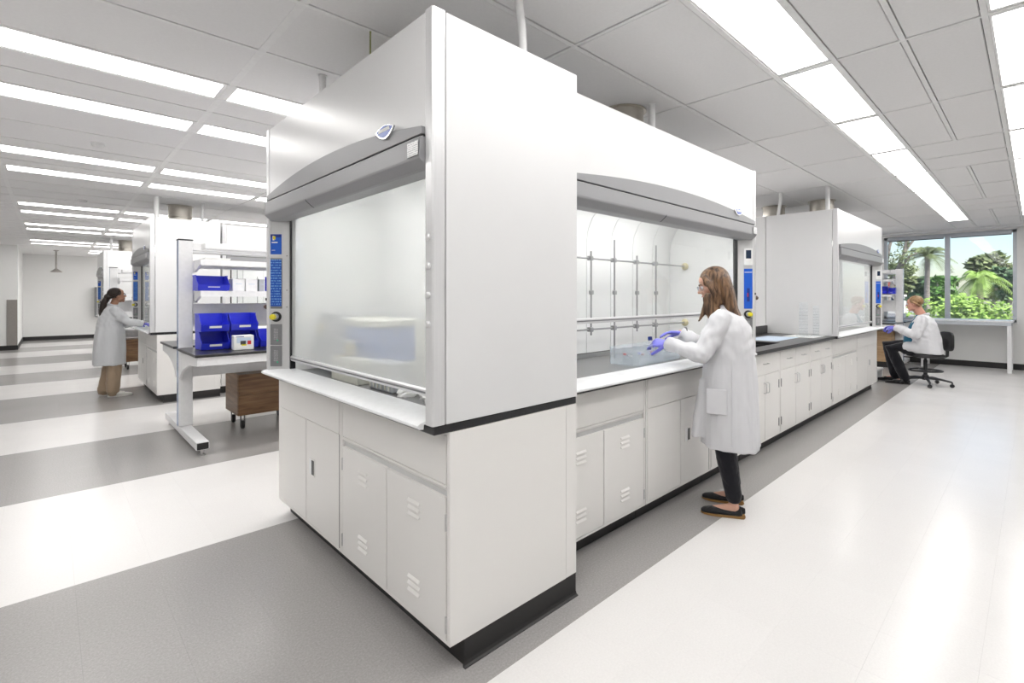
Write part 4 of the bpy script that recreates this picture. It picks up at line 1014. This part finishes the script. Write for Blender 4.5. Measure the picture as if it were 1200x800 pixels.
for i, z in enumerate((.45, .455, .475, .492, .50)):
    s = (.86, .95, 1.0, .96, .80)[i]
    prof.append([(.235 * s * (abs(math.cos(a)) ** .7) * (1 if math.cos(a) > 0 else -1), .225 * s * (abs(math.sin(a)) ** .7) * (1 if math.sin(a) > 0 else -1), z) for a in [2 * PI * k / 28 for k in range(28)]])
MB().rings(prof).build('seat', 'stool_black', t, smooth=True)
MB().tube([(0, -.06, .435), (0, -.22, .43), (0, -.29, .47), (0, -.295, .66)], [(.024, .012)] * 4, 8).build('back_bar', 'stool_black', t, smooth=True)
rs = []
for i, y in enumerate((-.315, -.30, -.275, -.262)):
    s = (.88, 1, 1, .9)[i]
    rs.append([(.20 * s * (abs(math.cos(a)) ** .6) * (1 if math.cos(a) > 0 else -1), y - .02 * math.cos(a) ** 2 * -1, .70 + .15 * s * (abs(math.sin(a)) ** .6) * (1 if math.sin(a) > 0 else -1)) for a in [2 * PI * k / 28 for k in range(28)]])
MB().rings(rs).build('backrest', 'stool_black', t, smooth=True)
t = thing('step_stool', 'low white step on the floor in front of the seated man', 'step', (10.2, 1.93, 0))
B('tread', 'sill_white', t, -.22, .22, -.14, .14, .16, .19, .006)
for x in (-.21, .18): B('side_frame', 'sill_white', t, x, x + .03, -.13, .13, 0, .159, .003)
# ------------------------------------------------------------------ people
def xf(mb, M):
    mb.v = [tuple(M @ Vector(p)) for p in mb.v]; return mb
def merge(a, b): return a.add(b.v, b.f)
def solid(name, m, parent, mb, voxel, it=3, fac=.5, disp=0.0, dscale=.1):
    """closed overlapping volumes fused into one smooth skin"""
    me = bpy.data.meshes.new(name); me.from_pydata(mb.v, [], mb.f)
    bm = bmesh.new(); bm.from_mesh(me); bmesh.ops.recalc_face_normals(bm, faces=bm.faces[:]); bm.to_mesh(me); bm.free()
    o = bpy.data.objects.new(name, me); COL.objects.link(o)
    r = o.modifiers.new('r', 'REMESH'); r.mode = 'VOXEL'; r.voxel_size = voxel; r.use_smooth_shade = True
    if it:
        s = o.modifiers.new('s', 'SMOOTH'); s.factor = fac; s.iterations = it
    if disp:
        tx = bpy.data.textures.new(name + '_folds', 'CLOUDS'); tx.noise_scale = dscale; tx.noise_depth = 2
        d = o.modifiers.new('d', 'DISPLACE'); d.texture = tx; d.strength = disp; d.mid_level = .5; d.texture_coords = 'LOCAL'
    bpy.context.view_layer.update()
    dg = bpy.context.evaluated_depsgraph_get()
    new = bpy.data.meshes.new_from_object(o.evaluated_get(dg)); o.modifiers.clear(); o.data = new; bpy.data.meshes.remove(me)
    new.materials.clear(); new.materials.append(MATS[m])
    for p in new.polygons: p.use_smooth = True
    o.parent = parent; return o
from mathutils import noise as mnoise
def drape(o, amp=.016, sleeve_y=.17, sleeve_z=.95, k=9.0):
    """cloth folds: long hanging folds on the body of a coat, short cross creases where the sleeves bend"""
    me = o.data; nrm = [v.normal.copy() for v in me.vertices]
    for v, n_ in zip(me.vertices, nrm):
        p = v.co
        hang = mnoise.noise(Vector((p.x * k, p.y * k, p.z * 1.6 + 3))) + .5 * mnoise.noise(Vector((p.x * k * 2, p.y * k * 2, p.z * 3.0 + 9)))
        crease = mnoise.noise(Vector((p.x * 9 + p.z * 9, p.y * 26, p.z * 17 - p.x * 8)))
        s_ = min(1, max(0, (p.z - sleeve_z) / .1))
        b_ = max(0.0, 1 - max(0, p.z - 1.2) / .12)
        v.co = p + n_ * amp * (hang * (1 - s_ * .75) + .55 * crease * s_ * max(b_, .25))
    return o
def capsule(mb, pts, r, n=14):
    """tube with rounded ends"""
    pts = [Vector(p) for p in pts]; rr = [q if isinstance(q, (list, tuple)) else (q, q) for q in r]
    d0 = (pts[0] - pts[1]).normalized(); d1 = (pts[-1] - pts[-2]).normalized()
    k0 = min(rr[0]); k1 = min(rr[-1])
    P = [pts[0] + d0 * k0 * .95, pts[0] + d0 * k0 * .7] + pts + [pts[-1] + d1 * k1 * .7, pts[-1] + d1 * k1 * .95]
    R = [(rr[0][0] * .3, rr[0][1] * .3), (rr[0][0] * .72, rr[0][1] * .72)] + rr + [(rr[-1][0] * .72, rr[-1][1] * .72), (rr[-1][0] * .3, rr[-1][1] * .3)]
    return mb.tube(P, R, n)
def zrings(mb, spec, n=28, power=1.0):
    """stack of horizontal super-ellipse rings: (z, rx, ry, cx, cy)"""
    rs = []
    for (z, rx, ry, cx, cy) in spec:
        rs.append([(cx + rx * math.copysign(abs(math.cos(a)) ** power, math.cos(a)), cy + ry * math.copysign(abs(math.sin(a)) ** power, math.sin(a)), z) for a in [2 * PI * k / n for k in range(n)]])
    return mb.rings(rs)
def head_mb(s=1.0, male=False):
    h = MB()
    h.ball((0, -.012, .030), (.073, .093, .087), 20, 14); h.ball((0, .026, -.028), (.058 + .006 * male, .060, .080), 18, 12)
    h.ball((0, .066, -.090), (.024 + .005 * male, .019, .019)); h.ball((.040, .012, -.062), (.024, .03, .026)); h.ball((-.040, .012, -.062), (.024, .03, .026))
    h.ball((0, .074, .022), (.044, .013, .011)); h.ball((0, .060, .045), (.052, .024, .035))
    h.tube([(0, .084, .014), (0, .094, -.006), (0, .105, -.022), (0, .103, -.031)], [.006, .008, .0115, .008], 10); h.ball((0, .1045, -.024), .0115)
    for sx in (-1, 1):
        h.ball((sx * .011, .094, -.029), .008); h.ball((sx * .034, .058, -.024), (.024, .024, .026))
        h.ball((sx * .073, -.008, -.010), (.009, .017, .030)); h.ball((sx * .031, .074, .003), (.012, .010, .009))
    h.ball((0, .083, -.053), (.022, .010, .007)); h.ball((0, .081, -.064), (.019, .010, .008)); h.ball((0, .074, -.075), (.02, .008, .008))
    return xf(h, Matrix.Scale(s, 4))
def face_parts(parent, M, s, brow='brow', lips='lips', glasses=True):
    for sx in (-1, 1):
        e = xf(MB().ball((sx * .031 * s, .0775 * s, .003 * s), .0108 * s), M).build('eye', 'eye_white', parent, smooth=True)
        xf(MB().ball((sx * .031 * s, .0855 * s, .002 * s), (.0055 * s, .0042 * s, .0055 * s)), M).build('iris', 'eye_dark', e, smooth=True)
        xf(MB().tube([(sx * .014 * s, .0885 * s, .021 * s), (sx * .031 * s, .087 * s, .027 * s), (sx * .049 * s, .073 * s, .021 * s)], [.003 * s, .0038 * s, .0024 * s], 7), M).build('eyebrow', brow, parent, smooth=True)
    xf(MB().tube([(-.018 * s, .0885 * s, -.0585 * s), (0, .0935 * s, -.0575 * s), (.018 * s, .0885 * s, -.0585 * s)], [.002 * s, .0042 * s, .002 * s], 7), M).build('mouth', lips, parent, smooth=True)
    if glasses:
        g = MB(); 
        for (a, b) in ((-.062, -.004), (.004, .062)):
            for q in range(4):
                xa = a + (b - a) * q / 4; xb = a + (b - a) * (q + 1) / 4
                ya = .108 - 9 * xa * xa; yb = .108 - 9 * xb * xb
                g.hexa([(xa * s, ya * s, -.018 * s), (xb * s, yb * s, -.018 * s), (xb * s, (yb - .002) * s, -.018 * s), (xa * s, (ya - .002) * s, -.018 * s),
                        (xa * s, ya * s, .018 * s), (xb * s, yb * s, .018 * s), (xb * s, (yb - .002) * s, .018 * s), (xa * s, (ya - .002) * s, .018 * s)])
        go = xf(g, M).build('safety_glasses', 'spectacle', parent)
        for sx in (-1, 1):
            xf(MB().tube([(sx * .063 * s, .071 * s, .012 * s), (sx * .079 * s, .03 * s, .010 * s), (sx * .083 * s, -.03 * s, .004 * s)], .0013 * s, 6), M).build('temple_arm', 'spectacle', go)
def frame(o, fx, up):
    """hand frame: origin, finger direction, back-of-hand direction"""
    x = Vector(fx).normalized(); z = Vector(up); z = (z - x * z.dot(x)).normalized(); y = z.cross(x)
    M = Matrix((x, y, z)).transposed().to_4x4(); M.translation = Vector(o); return M
def hand_mb(curl=.5, thumb=.5, spread=.06, mirror=1, curls=None, s=1.0):
    h = MB()
    h.tube([(-.03, 0, 0), (0, 0, 0), (.03, 0, -.002), (.07, 0, -.002), (.088, 0, -.004)], [(.018, .024), (.017, .025), (.016, .034), (.0145, .040), (.011, .037)], 16)
    for i, (y, ln, r) in enumerate(((.030, .070, .0092), (.010, .078, .0096), (-.010, .072, .0092), (-.029, .057, .0080))):
        c = (curls[i] if curls else curl); a = 0.12; p = Vector((.080, y, -.002)); pts = [p - Vector((.025, 0, 0)), p]; sp = spread * (1.2 - i * .8)
        for q, f in enumerate((.45, .30, .25)):
            a += c * (.75, 1.0, .75)[q]; d = Vector((math.cos(a) * math.cos(sp), math.sin(sp), -math.sin(a))); p = p + d * ln * f; pts.append(p)
        capsule(h, pts, [r, r * 1.02, r, r * .93, r * .82], 10)
    p = Vector((.018, .022, -.006)); pts = [p]; a = thumb
    for q, f in enumerate((.040, .033, .026)):
        d = Vector((math.cos(.9 - a * q * .5), math.sin(.9 - a * q * .5) * .8, -.30 - a * .35 * q)).normalized(); p = p + d * f; pts.append(p)
    capsule(h, pts, [.013, .0118, .0105, .009], 10)
    M = Matrix.Scale(s, 4)
    if mirror < 0: M = M @ Matrix.Scale(-1, 4, Vector((0, 1, 0)))
    return xf(h, M)

# ---- the woman at the open hood
P1 = thing('person', 'brown-haired woman in a white lab coat and blue gloves at the open hood', 'person', (3.27, 1.40, 0), math.radians(20))
hs = .96
HM = Matrix.Translation((-.005, .085, 1.478)) @ Matrix.Rotation(math.radians(12), 4, 'Z') @ Matrix.Rotation(math.radians(-17), 4, 'X')
LA = [(-.155, .025, 1.255), (-.235, .13, 1.035), (-.135, .36, 1.085)]; RA = [(.155, .035, 1.255), (.275, .15, 1.03), (.275, .33, 1.13)]
b = xf(head_mb(hs), HM)
capsule(b, [HM @ Vector((0, -.015, -.05)), (0, .035, 1.33), (0, .02, 1.28)], [.046, .048, .055])
zrings(b, [(.80, .13, .09, 0, 0), (.90, .15, .10, 0, 0), (1.02, .12, .085, 0, .005), (1.15, .135, .095, 0, .012), (1.25, .14, .085, 0, .02), (1.30, .09, .06, 0, .025)])
for A in (LA, RA): capsule(b, [A[0], A[1], A[2]], [.042, .034, .026])
LEGS = [[(-.085, .0, .84), (-.10, .015, .46), (-.115, -.045, .095)], [(.085, .0, .84), (.10, .02, .46), (.115, -.03, .095)]]
for L in LEGS:
    capsule(b, L, [.066, .044, .032])
    a_ = Vector(L[2]); capsule(b, [a_ + Vector((0, -.005, -.035)), a_ + Vector((0, .06, -.055)), a_ + Vector((0, .13, -.068))], [.030, .028, .020])
solid('body', 'skin_light', P1, b, .006, 2)
face_parts(P1, HM, hs)
hm = MB(); h0 = MB()
h0.ball((0, -.020, .038), (.086, .100, .090), 20, 14)
for sx in (-1, 1):
    capsule(h0, [(sx * .060, .040, .070), (sx * .083, .020, .02), (sx * .086, .004, -.06), (sx * .088, .0, -.13)], [(.018, .034), (.016, .050), (.016, .056), (.014, .050)])
hm = xf(h0, Matrix.Translation(HM.translation) @ HM.to_3x3().to_4x4() @ Matrix.Scale(hs, 4))
Hc = HM.translation
capsule(hm, [Hc + Vector((0, -.055, .04)), Hc + Vector((0, -.085, -.06)), Hc + Vector((-.005, -.115, -.17)), Hc + Vector((-.01, -.170, -.27)), Hc + Vector((-.015, -.20, -.33))],
        [(.085, .052), (.098, .050), (.100, .042), (.082, .030), (.045, .014)], 20)
capsule(hm, [Hc + Vector((-.088, .005, -.08)), Hc + Vector((-.094, .0, -.16)), Hc + Vector((-.098, -.01, -.23))], [(.016, .055), (.014, .052), (.010, .03)], 14)
capsule(hm, [Hc + Vector((-.083, .02, -.07)), Hc + Vector((-.092, .035, -.14)), Hc + Vector((-.098, .060, -.20)), Hc + Vector((-.10, .080, -.24))], [(.016, .030), (.014, .024), (.009, .014), (.005, .007)], 12)
capsule(hm, [Hc + Vector((.080, .0, -.08)), Hc + Vector((.10, .01, -.16)), Hc + Vector((.10, .04, -.25))], [(.024, .03), (.022, .026), (.008, .012)], 12)
solid('hair', 'hair_brown', P1, hm, .007, 2)
ct = MB()
zrings(ct, [(.42, .200, .178, .0, -.02), (.425, .210, .188, .0, -.02), (.60, .208, .180, 0, -.018), (.82, .202, .172, 0, -.016), (.97, .192, .160, 0, -.014), (1.08, .194, .156, 0, -.010), (1.18, .198, .146, 0, -.004),
            (1.25, .184, .122, 0, .006), (1.295, .138, .090, 0, .018), (1.325, .085, .068, 0, .028), (1.35, .062, .060, 0, .03)], 32)
zrings(ct, [(.47, .07, .05, -.06, .17), (.6, .08, .06, -.05, .15), (.85, .07, .05, -.03, .12)], 16)
def sleeve(mb, A, r0=.070, r1=.058, r2=.047, cut=.0):
    s, e, w_ = [Vector(p) for p in A]; w2 = e.lerp(w_, 1 - cut)
    capsule(mb, [s, s.lerp(e, .5), e], [r0, (r0 + r1) / 2 + .004, r1]); mb.tube([e, e.lerp(w2, .1), e.lerp(w2, .5), w2], [r1 * .9, r1, (r1 + r2) / 2, r2], 14)
sleeve(ct, LA); sleeve(ct, RA)
coat = drape(solid('lab_coat', 'coat_white', P1, ct, .007, 3, .5))
col_ = MB()
for sx in (-1, 1): capsule(col_, [(sx * .0, -.045, 1.36), (sx * .055, -.02, 1.352), (sx * .072, .035, 1.325), (sx * .045, .085, 1.285), (sx * .03, .115, 1.22)], [(.022, .008)] * 4 + [(.012, .006)])
solid('collar', 'coat_white', P1, col_, .006, 2)
B('pocket', 'coat_white', P1, -.2125, -.204, -.01, .11, .66, .82, .004)
B('coat_seam', 'coat_white', P1, -.214, -.206, -.045, -.038, .47, 1.0, .002)
tr = MB()
for L in LEGS: capsule(tr, [L[0], L[1], Vector(L[2]) + Vector((0, 0, .035))], [.088, .066, .050])
tr.ball((0, 0, .86), (.15, .10, .08)); solid('trousers', 'trouser_black', P1, tr, .008, 2, .5, .008, .06)
def flat_shoe(parent, a, yaw, mcol, sole, L=.245, high=False):
    M = Matrix.Translation((a[0], a[1], 0)) @ Matrix.Rotation(yaw, 4, 'Z'); s = L / .245
    up = MB()
    up.tube([(0, -.055 * s, .038), (0, -.02 * s, .030), (0, .06 * s, .028), (0, .12 * s, .028), (0, .165 * s, .022), (0, .185 * s, .018)], [(.036, .030), (.020, .036), (.020, .040), (.022, .042), (.017, .034), (.008, .016)], 16)
    up.tube([(0, -.052 * s, .03), (0, -.056 * s, .066)], [(.014, .028), (.009, .023)], 12)
    if high: up.tube([(0, -.02, .03), (0, -.022, .10)], [(.046, .05), (.04, .042)], 14); up.tube([(0, 0, .045), (0, .10 * s, .035)], [(.036, .044), (.03, .042)], 14)
    o = solid('shoe', mcol, parent, xf(up, M), .005, 2)
    pts = [(-.030, -.055), (-.026, -.07), (0, -.08), (.026, -.07), (.030, -.055), (.032, 0), (.040, .08), (.040, .12), (.028, .165), (0, .188), (-.028, .165), (-.040, .12), (-.040, .08), (-.032, 0)]
    xf(MB().prism([(x, y * s) for x, y in pts], 'z', .0005, .014), M).build('sole', sole, o, .002); xf(MB().box(-.026, .026, -.074 * s, -.02 * s, .014, .026), M).build('heel', sole, o, .002)
for L, yw in zip(LEGS, (.12, .05)): flat_shoe(P1, (L[2][0], L[2][1] + .01), yw, 'shoe_black', 'sole_tan')
gl = hand_mb(.42, .75, .02, 1, (.45, .62, .78, .9)); ML = frame(LA[2], (.04, .98, .08), (-.62, -.05, .75))
g1 = solid('glove', 'glove', P1, xf(gl, ML), .0035, 1)
gr = hand_mb(.30, .45, .05, -1); MR = frame(RA[2], (-.36, .88, .08), (.15, .0, .95))
g2 = solid('glove', 'glove', P1, xf(gr, MR), .0035, 1)
xf(MB().tube([(-.036, 0, 0), (-.028, 0, 0)], [(.049, .049), (.049, .049)], 16), MR).build('cuff_band', 'dark_grey', g2, smooth=True)
# small capped bottle held between her thumb and fingers
hp = P1.matrix_basis @ (ML @ Vector((.105, .022, .012)))
v_ = thing('sample_vial', 'small vial with a dark blue cap held in the gloved fingers of the woman', 'vial', hp, 0)
v_.rotation_euler = (-.25, .2, 0)
MB().lathe([(.012, -.03), (.013, -.027), (.013, .012), (.009, .016)], n=14).build('glass_body', 'clear_plastic', v_, smooth=True); MB().lathe([(.015, .0165), (.015, .040)], n=14).build('cap', 'label_navy', v_, smooth=True)

# ---- the woman at the middle hood
P2 = thing('person', 'dark-haired woman with a ponytail in a grey-white lab coat and khaki trousers', 'person', (0.635, 8.95, 0), -PI / 2 + .08)
hs = .94
HM = Matrix.Translation((0, .075, 1.418)) @ Matrix.Rotation(math.radians(6), 4, 'X')
RA = [(.150, .03, 1.205), (.215, .16, 1.04), (.22, .335, 1.015)]; LA = [(-.150, .03, 1.205), (-.23, .10, .98), (-.20, .30, 1.0)]
b = xf(head_mb(hs), HM); capsule(b, [HM @ Vector((0, -.015, -.05)), (0, .03, 1.27), (0, .015, 1.22)], [.044, .046, .054])
zrings(b, [(.78, .13, .09, 0, 0), (.90, .15, .10, 0, 0), (1.10, .135, .095, 0, .012), (1.20, .14, .085, 0, .02), (1.24, .09, .06, 0, .025)])
for A in (LA, RA): capsule(b, A, [.042, .034, .026])
LEGS = [[(-.085, 0, .80), (-.09, .02, .44), (-.09, -.05, .09)], [(.085, 0, .80), (.09, .03, .44), (.095, .015, .09)]]
for L in LEGS:
    capsule(b, L, [.066, .044, .032]); a_ = Vector(L[2]); capsule(b, [a_ + Vector((0, -.005, -.035)), a_ + Vector((0, .10, -.06))], [.030, .024])
solid('body', 'skin_tan', P2, b, .007, 2); face_parts(P2, HM, hs, 'eye_dark')
hm = xf(MB().ball((0, -.024, .036), (.083, .096, .086), 18, 12), HM @ Matrix.Scale(hs, 4)); Hc = HM.translation
hm.ball(tuple(Hc + Vector((0, -.105, -.02))), (.045, .045, .045))
for sx in (-1, 1): capsule(hm, [Hc + Vector((sx * .070, .015, .03)), Hc + Vector((sx * .076, -.03, -.01)), Hc + Vector((sx * .05, -.085, -.03))], [(.012, .03), (.012, .035), (.015, .03)])
capsule(hm, [Hc + Vector((0, -.10, -.02)), Hc + Vector((0, -.145, -.10)), Hc + Vector((0, -.165, -.22)), Hc + Vector((0, -.18, -.33))], [.036, .042, .038, .016], 14)
solid('hair', 'hair_black', P2, hm, .007, 2)
ct = MB()
zrings(ct, [(.445, .190, .180, 0, -.015), (.45, .202, .192, 0, -.015), (.62, .198, .188, 0, -.012), (.85, .185, .172, 0, -.01), (1.0, .175, .155, 0, -.002), (1.12, .178, .142, 0, .010), (1.19, .165, .115, 0, .016), (1.235, .125, .085, 0, .02), (1.265, .08, .066, 0, .024), (1.29, .060, .058, 0, .028)], 30)
sleeve(ct, LA, .068, .056, .046); sleeve(ct, RA, .068, .056, .046)
drape(solid('lab_coat', 'coat_grey', P2, ct, .009, 3, .5), .016, .17, .9)
col_ = MB()
for sx in (-1, 1): capsule(col_, [(0, -.04, 1.30), (sx * .055, -.015, 1.29), (sx * .07, .04, 1.262), (sx * .045, .085, 1.22)], [(.02, .008)] * 3 + [(.012, .006)])
solid('collar', 'coat_grey', P2, col_, .007, 2)
tr = MB()
for L in LEGS: capsule(tr, [L[0], L[1], Vector(L[2]) + Vector((0, -.005, -.012))], [.10, .088, .078])
tr.ball((0, 0, .82), (.15, .11, .08)); solid('trousers', 'trouser_khaki', P2, tr, .009, 2, .5, .02, .07)
for L, yw in zip(LEGS, (.1, -.1)): flat_shoe(P2, (L[2][0], L[2][1] + .02), yw, 'shoe_white', 'shoe_white', .26, True)
solid('glove', 'glove', P2, xf(hand_mb(.35, .45, .05, 1), frame(RA[2], (.0, .97, -.15), (.2, .1, .95))), .0045, 1)
solid('glove', 'glove', P2, xf(hand_mb(.35, .45, .05, -1), frame(LA[2], (.0, .97, -.15), (-.2, .1, .95))), .0045, 1)

# ---- the seated man
P3 = thing('person', 'seated fair-haired man in a white lab coat, teal shirt and black trousers', 'person', (10.12, 1.20, 0), 0.05)
hs = 1.04
HM = Matrix.Translation((0, .135, 1.285)) @ Matrix.Rotation(math.radians(-6), 4, 'X')
LA = [(-.20, .03, 1.035), (-.285, .10, .80), (-.13, .36, .90)]; RA = [(.20, .03, 1.035), (.28, .12, .80), (.08, .40, .90)]
b = xf(head_mb(hs, True), HM); capsule(b, [HM @ Vector((0, -.02, -.06)), (0, .055, 1.12), (0, .02, 1.04)], [.062, .066, .07])
zrings(b, [(.53, .16, .13, 0, 0), (.65, .17, .14, 0, .02), (.85, .165, .13, 0, .02), (1.0, .17, .11, 0, .02), (1.07, .10, .07, 0, .03)])
for A in (LA, RA): capsule(b, A, [.048, .040, .030])
LEGS = [[(-.10, .02, .585), (-.15, .42, .575), (-.12, .25, .10)], [(.10, .02, .585), (.16, .50, .60), (.14, .40, .10)]]
for L in LEGS:
    capsule(b, L, [.07, .052, .036]); a_ = Vector(L[2]); capsule(b, [a_ + Vector((0, -.01, -.035)), a_ + Vector((0, .12, -.06))], [.032, .026])
solid('body', 'skin_ruddy', P3, b, .007, 2); face_parts(P3, HM, hs, 'hair_blond')
hm = xf(MB().ball((0, -.022, .040), (.0815, .097, .086), 18, 12), HM @ Matrix.Scale(hs, 4)); Hc = HM.translation
for sx in (-1, 1): capsule(hm, [Hc + Vector((sx * .075, .02, .03)), Hc + Vector((sx * .079, -.035, .0)), Hc + Vector((sx * .062, -.075, -.035))], [(.010, .03), (.011, .036), (.012, .03)])
solid('hair', 'hair_blond', P3, hm, .007, 2)
sh = MB(); zrings(sh, [(.56, .15, .16, 0, .095), (.66, .175, .175, 0, .105), (.82, .165, .16, 0, .09), (.98, .13, .12, 0, .065), (1.08, .075, .07, 0, .055), (1.115, .068, .062, 0, .058)], 26)
solid('shirt', 'shirt_teal', P3, sh, .009, 2, .5, .01, .1)
ct = MB()
zrings(ct, [(.503, .22, .17, 0, -.045), (.51, .245, .195, 0, -.045), (.60, .255, .205, 0, -.015), (.74, .245, .20, 0, .0), (.88, .235, .175, 0, .008), (.99, .225, .145, 0, .01), (1.05, .185, .115, 0, .015), (1.09, .11, .085, 0, .025), (1.115, .085, .072, 0, .035)], 30)
capsule(ct, [(-.12, .02, .595), (-.155, .20, .60)], [.115, .09]); capsule(ct, [(.12, .02, .595), (.155, .18, .60)], [.115, .09])
sleeve(ct, LA, .082, .070, .055); sleeve(ct, RA, .082, .070, .055)
drape(solid('lab_coat', 'coat_white', P3, ct, .010, 3, .5), .018, .17, .6, 7)
col_ = MB()
for sx in (-1, 1): capsule(col_, [(0, -.05, 1.125), (sx * .07, -.01, 1.118), (sx * .085, .06, 1.09), (sx * .075, .13, 1.0), (sx * .07, .195, .86)], [(.026, .009)] * 4 + [(.014, .007)])
solid('collar', 'coat_white', P3, col_, .008, 2)
tr = MB()
for L in LEGS: capsule(tr, [L[0], Vector(L[0]).lerp(Vector(L[1]), .6), L[1], Vector(L[1]).lerp(Vector(L[2]), .5), Vector(L[2]) + Vector((0, -.005, .0))], [.105, .098, .086, .076, .068])
tr.ball((0, 0, .59), (.18, .15, .085)); solid('trousers', 'trouser_black', P3, tr, .009, 2, .5, .012, .07)
for L, yw in zip(LEGS, (.12, -.1)): flat_shoe(P3, (L[2][0], L[2][1] + .02), yw, 'shoe_black', 'rubber', .30, True)
solid('glove', 'glove', P3, xf(hand_mb(.45, .5, .05, 1, None, 1.1), frame(LA[2], (.1, .97, -.10), (-.5, .1, .85))), .0045, 1)
solid('glove', 'glove', P3, xf(hand_mb(.45, .5, .05, -1, None, 1.1), frame(RA[2], (-.1, .97, -.10), (.5, .1, .85))), .0045, 1)
